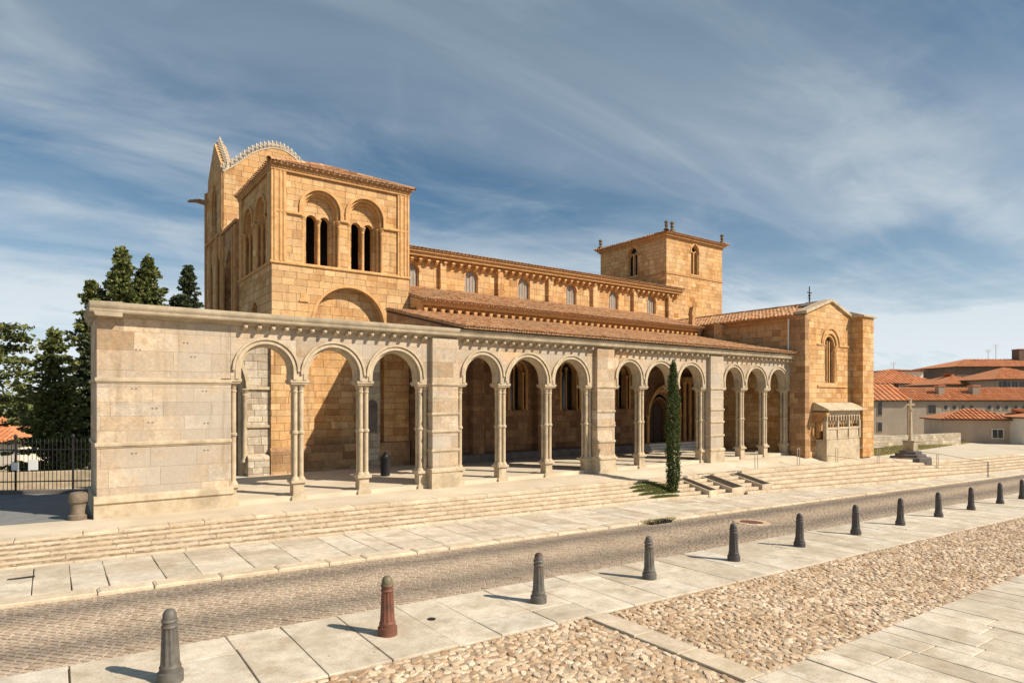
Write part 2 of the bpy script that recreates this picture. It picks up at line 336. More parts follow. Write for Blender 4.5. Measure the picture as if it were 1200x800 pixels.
class MB:
    """collects faces in world coordinates and links them as one mesh object"""
    def __init__(s): s.v = []; s.f = []
    def add(s, vs, fs):
        k = len(s.v); s.v.extend(vs); s.f.extend([tuple(i + k for i in f) for f in fs]); return s
    def box(s, x0, y0, z0, x1, y1, z1):
        vs = [(x, y, z) for z in (z0, z1) for y in (y0, y1) for x in (x0, x1)]
        return s.add(vs, [(0, 2, 3, 1), (4, 5, 7, 6), (0, 1, 5, 4), (2, 6, 7, 3), (0, 4, 6, 2), (1, 3, 7, 5)])
    def prism(s, pts, axis, a, b):
        """polygon pts in the plane across 'axis', extruded from a to b. axis x: pts=(y,z); y: (x,z); z: (x,y)"""
        def mk(p, t):
            return (t, p[0], p[1]) if axis == 'x' else (p[0], t, p[1]) if axis == 'y' else (p[0], p[1], t)
        n = len(pts); vs = [mk(p, a) for p in pts] + [mk(p, b) for p in pts]
        return s.add(vs, [tuple(range(n - 1, -1, -1)), tuple(range(n, 2 * n))] + [(i, (i + 1) % n, n + (i + 1) % n, n + i) for i in range(n)])
    def lathe(s, cx, cy, prof, n=16, flute=0.0, nfl=8, zlo=0, zhi=0, lobes=None):
        k = len(s.v); m = len(prof)
        for r, z in prof:
            for i in range(n):
                a = 2 * math.pi * i / n; rr = r
                if flute and zlo <= z <= zhi: rr = r - flute * (0.5 + 0.5 * math.cos(a * nfl))
                if lobes: rr = r * (1 - lobes * (0.5 - 0.5 * math.cos(a * 4)))
                s.v.append((cx + rr * math.cos(a), cy + rr * math.sin(a), z))
        for j in range(m - 1):
            for i in range(n):
                s.f.append((k + j * n + i, k + j * n + (i + 1) % n, k + (j + 1) * n + (i + 1) % n, k + (j + 1) * n + i))
        s.f.append(tuple(k + i for i in range(n - 1, -1, -1)))
        s.f.append(tuple(k + (m - 1) * n + i for i in range(n)))
        return s
    def tube(s, p0, p1, r0, r1, n=6):
        p0 = Vector(p0); p1 = Vector(p1); d = (p1 - p0)
        if d.length < 1e-6: return s
        d.normalize(); a = d.orthogonal().normalized(); b = d.cross(a); k = len(s.v)
        for p, r in ((p0, r0), (p1, r1)):
            for i in range(n):
                t = 2 * math.pi * i / n; q = p + a * (r * math.cos(t)) + b * (r * math.sin(t)); s.v.append(tuple(q))
        for i in range(n): s.f.append((k + i, k + (i + 1) % n, k + n + (i + 1) % n, k + n + i))
        s.f.append(tuple(k + i for i in range(n - 1, -1, -1))); s.f.append(tuple(k + n + i for i in range(n)))
        return s
    def build(s, name, mat, parent=None, smooth=False, recalc=True, bevel=0.0):
        me = bpy.data.meshes.new(name); o = origin_of(parent)
        me.from_pydata([(x - o.x, y - o.y, z - o.z) for x, y, z in s.v], [], s.f)
        me.materials.append(mat)
        if recalc:
            bm = bmesh.new(); bm.from_mesh(me); bmesh.ops.recalc_face_normals(bm, faces=bm.faces); bm.to_mesh(me); bm.free()
        if smooth:
            me.polygons.foreach_set('use_smooth', [True] * len(me.polygons))
            try: me.set_sharp_from_angle(angle=R(38))
            except Exception: pass
        me.update()
        ob = bpy.data.objects.new(name, me); COL.objects.link(ob)
        if parent is not None: ob.parent = parent
        if bevel:
            bv = ob.modifiers.new('soft_edges', 'BEVEL'); bv.width = bevel; bv.segments = 2; bv.limit_method = 'ANGLE'
        return ob

def thing(name, label, cat, loc, group=None, rotz=0):
    e = bpy.data.objects.new(name, None); COL.objects.link(e); e.location = loc; e.rotation_euler = (0, 0, rotz)
    e.empty_display_size = 0.3
    return tag(e, label, cat, group)
def tag(o, label=None, cat=None, group=None, kind=None):
    if label: o['label'] = label
    if cat: o['category'] = cat
    if group: o['group'] = group
    if kind: o['kind'] = kind
    return o
def copy_tree(o, parent=None):
    c = o.copy(); COL.objects.link(c); c.parent = parent
    for ch in list(o.children): copy_tree(ch, c)
    return c

def fr_s(y0):            # a wall that faces the street (-Y): u = x, depth goes to +Y
    return lambda u, d, z: (u, y0 + d, z)
def fr_w(x0):            # a wall that faces west (-X): u = y, depth goes to +X
    return lambda u, d, z: (x0 + d, u, z)

def arc_pts(xc, w, zs, kind='round', n=14, rise=None):
    """points of the intrados from left springing to right springing"""
    r = w / 2; pts = []
    if kind == 'round':
        for i in range(n + 1):
            t = math.pi * (1 - i / n); pts.append((xc + r * math.cos(t), zs + r * math.sin(t)))
    else:                                     # pointed
        h = rise or r * 1.45; RR = (h * h + r * r) / (2 * r)
        c = xc - r + RR; a1 = math.pi - math.atan2(h, RR - r) if RR > r else math.pi / 2
        for i in range(n // 2 + 1):
            t = math.pi + (a1 - math.pi) * i / (n // 2); pts.append((c + RR * math.cos(t), zs + RR * math.sin(t)))
        pts += [(2 * xc - x, z) for x, z in reversed(pts[:-1])]
    return pts

def arch_wall(mb, fr, u0, u1, z0, z1, ops, d0, d1, top=None):
    """wall slab u0..u1, z0..z1 between depths d0 and d1 with arched openings.
    ops: (centre, width, z_base, z_spring, kind[, rise])"""
    tz = top or (lambda u: z1)
    def quad(ua, za0, za1, ub, zb0, zb1):
        for d in (d0, d1):
            mb.add([fr(ua, d, za0), fr(ub, d, zb0), fr(ub, d, zb1), fr(ua, d, za1)], [(0, 1, 2, 3)])
    def strip(ua, za, ub, zb):
        mb.add([fr(ua, d0, za), fr(ub, d0, zb), fr(ub, d1, zb), fr(ua, d1, za)], [(0, 1, 2, 3)])
    cur = u0
    for op in sorted(ops):
        c, w, zb, zs, kind = op[:5]; rise = op[5] if len(op) > 5 else None
        a, b = c - w / 2, c + w / 2
        if a > cur + 1e-6:
            quad(cur, z0, tz(cur), a, z0, tz(a)); strip(cur, tz(cur), a, tz(a)); strip(cur, z0, a, z0)
        if zb > z0 + 1e-6:
            quad(a, z0, zb, b, z0, zb); strip(a, zb, b, zb); strip(a, z0, b, z0)
        P = arc_pts(c, w, zs, kind, 14, rise)
        for (ua, za), (ub, zb2) in zip(P[:-1], P[1:]):
            quad(ua, za, tz(ua), ub, zb2, tz(ub)); strip(ua, za, ub, zb2); strip(ua, tz(ua), ub, tz(ub))
        strip(a, zb, a, zs); strip(b, zb, b, zs)
        cur = b
    if u1 > cur + 1e-6:
        quad(cur, z0, tz(cur), u1, z0, tz(u1)); strip(cur, tz(cur), u1, tz(u1)); strip(cur, z0, u1, z0)
    strip(u0, z0, u0, tz(u0)); strip(u1, z0, u1, tz(u1))

def arch_ring(mb, fr, c, w, zs, t, d0, d1, kind='round', rise=None, stilt=0.0, n=18):
    """moulding of width t round an arch, from depth d0 to d1, with straight legs of length stilt"""
    inn = arc_pts(c, w, zs, kind, n, rise)
    out = arc_pts(c, w + 2 * t, zs, kind, n, (rise + t * 1.25) if rise else None)
    if stilt:
        inn = [(inn[0][0], zs - stilt)] + inn + [(inn[-1][0], zs - stilt)]
        out = [(out[0][0], zs - stilt)] + out + [(out[-1][0], zs - stilt)]
    k = len(mb.v); m = len(inn)
    for (a, b) in zip(inn, out):
        mb.v += [fr(a[0], d0, a[1]), fr(b[0], d0, b[1]), fr(b[0], d1, b[1]), fr(a[0], d1, a[1])]
    for i in range(m - 1):
        for q in range(4):
            mb.f.append((k + i * 4 + q, k + i * 4 + (q + 1) % 4, k + (i + 1) * 4 + (q + 1) % 4, k + (i + 1) * 4 + q))
    mb.f.append((k, k + 1, k + 2, k + 3)); mb.f.append(tuple(k + (m - 1) * 4 + q for q in range(4)))

def arch_fill(mb, fr, c, w, zb, zs, d, kind='round', rise=None):
    P = arc_pts(c, w, zs, kind, 14, rise)
    pts = [(c - w / 2, zb)] + P + [(c + w / 2, zb)]
    k = len(mb.v)
    for u, z in pts: mb.v.append(fr(u, d, z))
    mb.f.append(tuple(range(k, k + len(pts))))

def fbox(mb, fr, u0, d0, z0, u1, d1, z1):
    vs = [fr(u, d, z) for z in (z0, z1) for d in (d0, d1) for u in (u0, u1)]
    mb.add(vs, [(0, 2, 3, 1), (4, 5, 7, 6), (0, 1, 5, 4), (2, 6, 7, 3), (0, 4, 6, 2), (1, 3, 7, 5)])

def colonnette(mb, x, y, z0, z1, r=0.09, n=10):
    h = z1 - z0
    mb.lathe(x, y, [(r * 1.6, z0), (r * 1.6, z0 + .06), (r * 1.15, z0 + .12), (r, z0 + .16), (r, z1 - .3), (r * 1.25, z1 - .27), (r * 1.0, z1 - .23), (r * 1.75, z1 - .06), (r * 1.9, z1 - .05), (r * 1.9, z1)], n)

def tile_sheet(name, mat, parent, P0, U, V, width, length, pitch=0.25, row=0.40, clip=None, ridge=None, h=0.07, seed=1):
    """a slope of curved clay tiles: every cover tile its own piece over a flat bed. P0 eave corner, U along the eave, V up the slope"""
    rnd = random.Random(seed)
    P0 = Vector(P0); U = Vector(U).normalized(); V = Vector(V).normalized(); Nn = U.cross(V).normalized()
    if Nn.z < 0: Nn = -Nn
    mb = MB()
    nc = max(1, int(width / pitch)); pitch = width / nc; nr = max(1, int(length / row)); row = length / nr
    q = [P0, P0 + U * width, P0 + U * width + V * length, P0 + V * length]
    mb.add([tuple(p) for p in q] + [tuple(p - Nn * 0.05) for p in q], [(0, 1, 2, 3), (7, 6, 5, 4), (0, 4, 5, 1), (1, 5, 6, 2), (2, 6, 7, 3), (3, 7, 4, 0)])
    S = 6; r = pitch * 0.36
    for c in range(nc):
        for j in range(nr):
            uo = (c + 0.5) * pitch + rnd.uniform(-.012, .012); tw = rnd.uniform(-.012, .012); hh = h * rnd.uniform(.85, 1.12)
            v0 = j * row - (0.06 if j == 0 else 0.05); v1 = (j + 1) * row + 0.02
            vs = []
            for (v, lift, sc, du) in ((v0, 0.022, 1.0, 0), (v1, 0.0, 0.88, tw)):
                for i in range(S + 1):
                    t = math.pi * i / S
                    vs.append(tuple(P0 + U * (uo + du - r * sc * math.cos(t)) + V * v + Nn * (lift + hh * sc * math.sin(t) + 0.002)))
            # thickness at the visible lower end
            for i in range(S + 1):
                t = math.pi * i / S
                vs.append(tuple(P0 + U * (uo - r * 0.78 * math.cos(t)) + V * (v0 + .003) + Nn * (0.022 + hh * 0.75 * math.sin(t) - 0.004)))
            fs = [(i, i + 1, S + 2 + i, S + 1 + i) for i in range(S)] + [(i, i + 1, 2 * S + 3 + i, 2 * S + 2 + i) for i in range(S)]
            mb.add(vs, fs)
    if clip:
        me = bpy.data.meshes.new('t'); me.from_pydata(mb.v, [], mb.f); bm = bmesh.new(); bm.from_mesh(me)
        for co, no in clip:
            bmesh.ops.bisect_plane(bm, geom=bm.verts[:] + bm.edges[:] + bm.faces[:], plane_co=co, plane_no=no, clear_outer=True)
        bm.verts.ensure_lookup_table(); bm.verts.index_update()
        mb.v = [tuple(v.co) for v in bm.verts]; mb.f = [tuple(v.index for v in f.verts) for f in bm.faces]
        bm.free(); bpy.data.meshes.remove(me)
    return mb.build(name, mat, parent, smooth=True, recalc=False)

def cap_row(name, mat, parent, a, b, r=0.11, step=0.42):
    """ridge tiles from a to b"""
    a = Vector(a); b = Vector(b); L = (b - a).length; n = max(1, int(L / step)); mb = MB(); d = (b - a).normalized()
    side = d.cross(Vector((0, 0, 1))).normalized(); up = side.cross(d)
    for k in range(n):
        vs = []
        for t, rr in ((k / n - 0.02, r * 1.08), ((k + 1) / n, r * .94)):
            p = a + (b - a) * t
            for i in range(7):
                g = math.pi * i / 6; vs.append(tuple(p + side * (rr * math.cos(g)) + up * (rr * math.sin(g))))
        mb.add(vs, [(i, i + 1, 8 + i, 7 + i) for i in range(6)])
    return mb.build(name, mat, parent, smooth=True, recalc=False)

# ------------------------------------------------------------------ the ground
def zs(x): return -0.26 - 0.0308 * x                     # the street falls away to the right
def ez(x):
    if x < 42: return -0.012 * max(0.0, x - 5)
    return -0.444 - 0.066 * (min(x, 52) - 42) - 0.02 * max(0.0, x - 52)
#   # front edge of the terrace
def yk(x): return 13.6 + 0.022 * x                        # kerb line
def ysi(x): return 16.35 + 0.04 * min(x, 20) - (0.07 * (min(x, 38) - 20) if x > 20 else 0)                       # foot of the steps
def yn(x): return 10.2 + 0.018 * x                        # near edge of the road
YE = 18.9
YC0, YC1 = 4.97, 8.08                                     # the strip of cobbles

def sm(t): t = min(1, max(0, t)); return t * t * (3 - 2 * t)
def terr(x, y):
    z = zs(max(-40, min(90, x))) - 0.5
    if y > 29: z -= 2.2 * sm((y - 29) / 22) * sm((14 - x) / 10)
    d = math.hypot(x, y)
    if d > 160: z -= 14 * sm((d - 160) / 1500)
    return z
mb = MB()
xs = [-3000, -1200, -500, -200, -100, -60, -40, -25, -15] + list(range(-10, 100, 5)) + [110, 140, 200, 300, 500, 900, 1800, 4000]
ys = [-600, -200, -80, -40, -20] + list(range(-10, 60, 4)) + [65, 75, 90, 120, 160, 220, 320, 500, 900, 1800, 4000]
k = {}
for i, x in enumerate(xs):
    for j, y in enumerate(ys):
        k[i, j] = len(mb.v); mb.v.append((x, y, terr(x, y)))
for i in range(len(xs) - 1):
    for j in range(len(ys) - 1):
        mb.f.append((k[i, j], k[i + 1, j], k[i + 1, j + 1], k[i, j + 1]))
tag(mb.build('ground', M['earth'], recalc=False, smooth=True), kind='structure')

def sheet(name, mat, x0, x1, nx, ya, yb, ny, zf, kind='structure', skirt=0.25):
    mb = MB(); idx = {}
    for i in range(nx + 1):
        x = x0 + (x1 - x0) * i / nx; a, b = ya(x), yb(x)
        for j in range(ny + 1):
            y = a + (b - a) * j / ny
            idx[i, j] = len(mb.v); mb.v.append((x, y, zf(x, y)))
    for i in range(nx):
        for j in range(ny):
            mb.f.append((idx[i, j], idx[i + 1, j], idx[i + 1, j + 1], idx[i, j + 1]))
    if skirt:
        for i in range(nx):
            a, b = mb.v[idx[i, 0]], mb.v[idx[i + 1, 0]]
            q = len(mb.v); mb.v += [(a[0], a[1], a[2] - skirt), (b[0], b[1], b[2] - skirt)]
            mb.f.append((q, q + 1, idx[i + 1, 0], idx[i, 0]))
    return tag(mb.build(name, mat, recalc=False), kind=kind)

def plaza_z(x, y):
    e = ez(x)
    if x < 44: e *= 1 - sm((y - YE) / 1.4) * (1 - sm((x - 42) / 2))
    return e
sheet('terrace', M['plaza'], -9, 110, 119, lambda x: YE + 0.05, lambda x: 60.0 if x > 42 else 28.6, 24, plaza_z, skirt=0)
sheet('street_bed', M['sand_bed'], -14, 110, 62, lambda x: -6, lambda x: ysi(x) + 0.1, 2, lambda x, y: zs(x) - 0.016, skirt=0)
sheet('cobble_bed', M['sand_bed'], -4, 60, 32, lambda x: YC0 - .05, lambda x: YC1 + .05, 2, lambda x, y: zs(x) - 0.001, skirt=0)

def slab(mb, pts, zf, top, th=0.1, bev=0.012, rnd=random, tilt=0.005, jit=.008):
    """one paving stone: polygon of 4 plan points with chamfered top edge"""
    cx = sum(p[0] for p in pts) / 4; cy = sum(p[1] for p in pts) / 4
    dz = rnd.uniform(-.004, .004); tx = rnd.uniform(-tilt, tilt); ty = rnd.uniform(-tilt, tilt)
    lo = []; mi = []; hi = []
    for x, y in pts:
        l = math.hypot(x - cx, y - cy); f = max(0.0, 1 - bev * 1.4 / l)
        jx = rnd.uniform(-jit, jit); jy = rnd.uniform(-jit, jit)
        z = zf(x, y) + top + dz + tx * (x - cx) + ty * (y - cy)
        lo.append((x + jx, y + jy, z - th)); mi.append((x + jx, y + jy, z - bev * .6)); hi.append((cx + (x + jx - cx) * f, cy + (y + jy - cy) * f, z))
    fs = [(8, 9, 10, 11)] + [(i, (i + 1) % 4, 4 + (i + 1) % 4, 4 + i) for i in range(4)] + [(4 + i, 4 + (i + 1) % 4, 8 + (i + 1) % 4, 8 + i) for i in range(4)]
    mb.add(lo + mi + hi, fs)

def flag_rows(name, x0, x1, wmin, wmax, ya, yb, lmin, lmax, zf, top, gap=0.008, seed=1, mat='flag', along='y', bev=0.010):
    """rows of flags: each row runs across the strip (y), cut into stones of random length"""
    rnd = random.Random(seed); mb = MB(); x = x0
    while x < x1:
        w = rnd.uniform(wmin, wmax); xe = x + w
        a, b = ya(x + w / 2), yb(x + w / 2); y = a
        while y < b - 0.02:
            l = rnd.uniform(lmin, lmax)
            if b - (y + l) < lmin * 0.7: l = b - y
            slab(mb, [(x + gap, y + gap), (xe - gap, y + gap), (xe - gap, y + l - gap), (x + gap, y + l - gap)], zf, top, bev=bev, rnd=rnd)
            y += l
        x = xe
    return tag(mb.build(name, M[mat], recalc=False), kind='structure')
zst = lambda x, y: zs(x)
flag_rows('foreground_paving', 4.0, 60, 0.48, 0.72, lambda x: -4.0, lambda x: YC0, 0.8, 2.2, zst, 0.03, seed=3)
flag_rows('bollard_pavement', -3.5, 62, 0.75, 1.15, lambda x: YC1, yn, 0.7, 2.3, zst, 0.03, seed=4)
flag_rows('walkway', -9, 80, 0.55, 1.2, lambda x: yk(x) + 0.42, lambda x: ysi(x), 0.6, 1.25, zst, 0.06, seed=5)
# kerb of long stones along the far side of the road, a low step up
mb = MB(); x = -9.0; rnd = random.Random(6)
while x < 80:
    l = rnd.uniform(0.8, 1.6)
    slab(mb, [(x + .01, yk(x) + .0), (x + l - .01, yk(x + l)), (x + l - .01, yk(x + l) + .40), (x + .01, yk(x) + .40)], zst, 0.07, th=.2, bev=0.035, rnd=rnd)
    x += l
tag(mb.build('kerb', M['kerb'], recalc=False), kind='structure')
# thin granite strip that crosses the cobbles
mb = MB(); y = YC0
while y < YC1 - .05:
    l = min(rnd.uniform(.7, 1.2), YC1 - y)
    slab(mb, [(7.42, y + .01), (7.88, y + .01), (7.88, y + l - .01), (7.42, y + l - .01)], zst, 0.035, rnd=rnd); y += l
tag(mb.build('cobble_crossing_strip', M['kerb'], recalc=False), kind='structure')

# road of small setts laid on the diagonal
def setts():
    rnd = random.Random(11); mb = MB(); a, b = 0.165, 0.10; c, s = math.cos(R(-47)), math.sin(R(-47))
    def put(u0, v0, w, h):
        cu, cv = u0 + w / 2, v0 + h / 2
        X = cu * c - cv * s; Y = cu * s + cv * c
        if X < -7 or X > 62 or Y < yn(X) - .1 or Y > yk(X) + .12: return
        g = .004 + rnd.random() * .004; dz = rnd.uniform(-.003, .003); pts = []; hi = []
        tu = rnd.uniform(-.018, .018); tv = rnd.uniform(-.018, .018)
        for du, dv in ((-w / 2 + g, -h / 2 + g), (w / 2 - g, -h / 2 + g), (w / 2 - g, h / 2 - g), (-w / 2 + g, h / 2 - g)):
            for lst, f, zz in ((pts, 1, -.03), (hi, .90, 0)):
                uu, vv = cu + du * f, cv + dv * f
                x, y = uu * c - vv * s, uu * s + vv * c
                lst.append((x, y, zs(x) + .004 + zz * .55 + dz + (tu * du + tv * dv) * (zz == 0)))
        mb.add(pts + hi, [(4, 5, 6, 7)] + [(i, (i + 1) % 4, 4 + (i + 1) % 4, 4 + i) for i in range(4)])
    vmin, vmax = int(0 / b), int(57 / b)
    for j in range(vmin, vmax):
        v = j * b + rnd.uniform(-.008, .008); off = rnd.uniform(0, a)
        # limits of u where the strip Y in [10,15]: u s + v c in range
        u, u1 = sorted(((9.8 - v * c) / s, (15.4 - v * c) / s))
        u = math.floor(u / a) * a + off
        while u < u1:
            w = a * rnd.uniform(.7, 1.3); put(u, v + rnd.uniform(-.006, .006), w, b * rnd.uniform(.92, 1.06)); u += w
    return tag(mb.build('road', M['sett'], recalc=False), kind='structure')
setts()

# river cobbles bedded on edge, one dome each
def cobbles():
    rnd = random.Random(21); vs = []; fs = []
    prof = [(1.02, -.6), (.97, .45), (.80, .90), (.40, 1.0)]
    y = YC0 + .06
    while y < YC1 - .03:
        x = 1.8 + rnd.uniform(0, .15)
        while x < 46:
            L = rnd.uniform(.055, .102); W = rnd.uniform(.038, .056); H = rnd.uniform(.018, .032)
            if rnd.random() < .2: L, W = .075, .065
            yaw = rnd.gauss(.35, .5)
            px = x + rnd.uniform(-.03, .03); py = y + rnd.uniform(-.028, .028)
            if not (7.42 - .05 < px < 7.88 + .05):
                n = 8 if px < 16 else 6; k = len(vs); c, s = math.cos(yaw), math.sin(yaw); z0 = zs(px) - .010 + rnd.uniform(-.006, .006)
                wob = [rnd.uniform(.74, 1.18) for _ in range(n)]; tx = rnd.uniform(-.14, .14); ty = rnd.uniform(-.20, .20)
                for f, h in prof:
                    for i in range(n):
                        t = 2 * math.pi * (i + .5) / n; q = abs(math.cos(t)) ** .7; q2 = abs(math.sin(t)) ** .7
                        lx = L * f * wob[i] * math.copysign(q, math.cos(t)); ly = W * f * wob[i] * math.copysign(q2, math.sin(t))
                        vs.append((px + lx * c - ly * s, py + lx * s + ly * c, z0 + H * h * rnd.uniform(.9, 1.08) + (tx * lx + ty * ly if h > 0 else 0)))
                for q in range(3):
                    for i in range(n):
                        fs.append((k + q * n + i, k + q * n + (i + 1) % n, k + (q + 1) * n + (i + 1) % n, k + (q + 1) * n + i))
                fs.append(tuple(k + 3 * n + i for i in range(n)))
            x += rnd.uniform(.112, .170)
        y += .090
    mb = MB(); mb.v = vs; mb.f = fs
    o = mb.build('cobbles', M['cobble'], recalc=False, smooth=False)
    return tag(o, kind='structure')
cobbles()

# the wide shallow steps between terrace and walkway: pebbled treads with granite nosings
NS = 6
def step_z(x, i): return ez(x) + (zs(x) + 0.06 - ez(x)) * i / NS          # i-th level counted from the top
def step_y(x, i): return YE + (ysi(x) - YE) * i / NS
BED = [(22.7, .62), (24.3, .95), (26.6, .8)]
def in_bed(x, y): return y > 16.8 and any(b - .02 < x < b + w + .02 for b, w in BED)
treads = MB(); nos = MB(); rnd = random.Random(31)
X0, X1, NX = -9, 80, 712
for i in range(1, NS):
    q = len(treads.v)
    for n in range(NX + 1):
        x = X0 + (X1 - X0) * n / NX
        treads.v += [(x, step_y(x, i) + .02, step_z(x, i) - .012), (x, step_y(x, i + 1) + .14, step_z(x, i) - .03 - (step_z(x, i) - step_z(x, i + 1)) * .12)]
    for n in range(NX):
        xm = X0 + (X1 - X0) * (n + .5) / NX
        if in_bed(xm, step_y(xm, i + .5)): continue
        treads.f.append((q + 2 * n + 1, q + 2 * n + 3, q + 2 * n + 2, q + 2 * n))
for i in range(0, NS):
    x = X0
    while x < X1:
        l = rnd.uniform(.7, 1.5); xe = x + l; nx_ = xe; x_keep = x
        for b_, w_ in BED:
            if step_y(x, i + 1) > 16.8 and x < b_ + w_ and xe > b_:
                if x < b_ - .15: xe = b_; nx_ = b_
                else: x = b_ + w_; xe = max(xe, x + .4); nx_ = xe
        ya0, ya1 = step_y(x, i + 1) if i < NS - 1 or True else 0, step_y(xe, i + 1)
        # nosing stone sits at the outer edge of level i
        z_of = lambda X, Y, i=i: step_z(X, i) - (step_z(X, i) - step_z(X, i + 1)) * .12
        yo0, yo1 = step_y(x, i + 1) + .0, step_y(xe, i + 1)
        if i == 0:
            yo0, yo1 = YE, YE
            z_of = lambda X, Y: ez(X)
            slab(nos, [(x + .004, step_y(x, 1) + .03), (xe - .004, step_y(xe, 1) + .03), (xe - .004, YE + .1), (x + .004, YE + .1)], z_of, .012, th=.35, bev=.02, rnd=rnd, jit=.004)
        else:
            slab(nos, [(x + .004, yo0 + .03), (xe - .004, yo1 + .03), (xe - .002, yo1 + .15), (x + .002, yo0 + .15)], z_of, 0.0, th=.35, bev=.016, rnd=rnd, jit=.004)
        x = nx_
tag(treads.build('steps', M['step'], recalc=False), kind='structure')
tag(nos.build('step_nosings', M['kerb'], recalc=False), kind='structure')

# lane on the left, raised floor of the gallery and the portal steps
sheet('lane', M['asphalt'], -22, 1.35, 20, lambda x: 20.9 - 0.12 * x, lambda x: 28.4 - 0.6 * x, 6, lambda x, y: 0.006, skirt=0)
mb = MB(); mb.box(4.6, 20.75, -.1, 35.2, 27.5, .14)
tag(mb.build('gallery_floor', M['plaza']), kind='structure')
mb = MB()
mb.box(28.6, 25.35, .1, 35.2, 27, .28); mb.box(28.9, 25.75, .15, 35.19, 27, .42); mb.box(29.2, 26.1, .2, 35.18, 27, .56)
tag(mb.build('portal_steps', M['whitestone']), kind='structure')

# ------------------------------------------------------------------ the portico: a free-standing granite gallery in front of the church
portico = thing('portico', 'long pale granite arcade of round arches on clustered columns before the church', 'arcade', (18, 20.8, 0))
PF = fr_s(20.6)
PIERS = [(11.25, 12.34), (19.46, 20.51), (27.43, 28.5)]
HALF = [4.45, 11.05, 12.55, 19.25, 20.72, 27.22, 28.72, 34.98]
COLS = [6.52, 8.76, 14.6, 16.98, 22.66, 25.0, 30.65, 32.85]
supports = sorted([(x, .33) for x in COLS] + [(x, .22) for x in HALF])
bays = [[4.45, 6.52, 8.76, 11.05], [12.55, 14.6, 16.98, 19.25], [20.72, 22.66, 25.0, 27.22], [28.72, 30.65, 32.85, 34.98]]
arches = []
for b in bays:
    for a, c in zip(b[:-1], b[1:]):
        w = c - a - 0.44
        arches.append(((a + c) / 2, w, 3.88, 4.98 - w / 2, 'round'))
mb = MB(); arch_wall(mb, PF, 4.42, 35.3, 3.88, 5.56, arches, 0.0, 0.55)
wall = mb.build('arcade_wall', M['grey'], portico)
for c, w, zb, zsx, kk in arches:
    mb = MB()
    arch_ring(mb, PF, c, w + .02, zsx, .10, -.03, .3, stilt=zsx - 3.88)
    arch_ring(mb, PF, c, w + .26, zsx, .075, -.075, .1, stilt=0.02)
    arch_ring(mb, PF, c, w - .16, zsx, .08, .10, .44, stilt=zsx - 3.88)
    mb.build('archivolt', M['gtrim'], portico, smooth=True)
# solid wall that ends the gallery on the left, with string courses
mb = MB(); mb.box(1.02, 20.6, -.1, 4.44, 21.5, 5.56); mb.box(1.02, 21.502, -.1, 1.9, 23.6, 5.56)
end = mb.build('end_wall', M['grey'], portico, bevel=.012)
for z, d, h in ((3.85, .05, .11), (2.07, .05, .11)):
    mb = MB(); mb.box(1.02 - d, 20.6 - d, z - h, 4.46, 20.9, z); mb.box(1.02 - d * .5, 20.6 - d * .5, z - h - .04, 4.45, 20.9, z - h + .001)
    mb.box(1.02 - d, 20.901, z - h, 1.4, 23.62, z)
    mb.build('string_course', M['gtrim'], end, bevel=.02)
mb = MB(); mb.prism([(20.6 - .0, .62), (20.52, .55), (20.49, .42), (20.55, .38), (20.55, -.1), (20.9, -.1), (20.9, .62)], 'x', .95, 4.5)
mb.box(.95, 20.901, -.1, 1.4, 23.65, .58)
mb.build('plinth', M['gtrim'], end, bevel=.01)
# dark chips on the end wall, coloured to stand for shade in drilled holes
mb = MB(); rnd = random.Random(3)
for x, z in ((1.9, 3.55), (2.3, 2.6), (3.7, 3.5), (3.75, 2.55), (1.9, 1.75), (3.75, 1.75), (2.0, 4.65), (3.2, 4.9), (3.4, 4.5), (2.4, 3.0)):
    for dx in (-.05, .05): mb = MB(); mb.box(x + dx - .02, 20.594, z - .018, x + dx + .02, 20.61, z + .018); mb.build('hole_shade', M['plinth'], end)

# piers
def make_pier(x0, x1):
    m = MB(); m.box(x0, 20.4, -.3, x1, 21.15, 5.5)
    p = m.build('pier', M['grey'], portico, bevel=.012)
    for z, d in ((3.86, .05), (3.37, .012), (2.78, .045), (2.14, .045), (1.44, .045)):
        m = MB(); m.box(x0 - d, 20.4 - d, z - .085, x1 + d, 21.2, z); m.box(x0 - d * .5, 20.4 - d * .5, z - .12, x1 + d * .5, 21.19, z - .0855)
        m.build('string_course', M['gtrim'], p, bevel=.012)
    m = MB()
    m.prism([(20.4, .74), (20.33, .68), (20.33, .60), (20.37, .56), (20.37, .552), (21.21, .552), (21.21, .74)], 'x', x0 - .06, x1 + .06)
    m.box(x0 - .04, 20.37, -.3, x1 + .04, 21.21, .5515)
    m.build('plinth', M['gtrim'], p, bevel=.012)
    return p
for a, b in PIERS: make_pier(a, b)

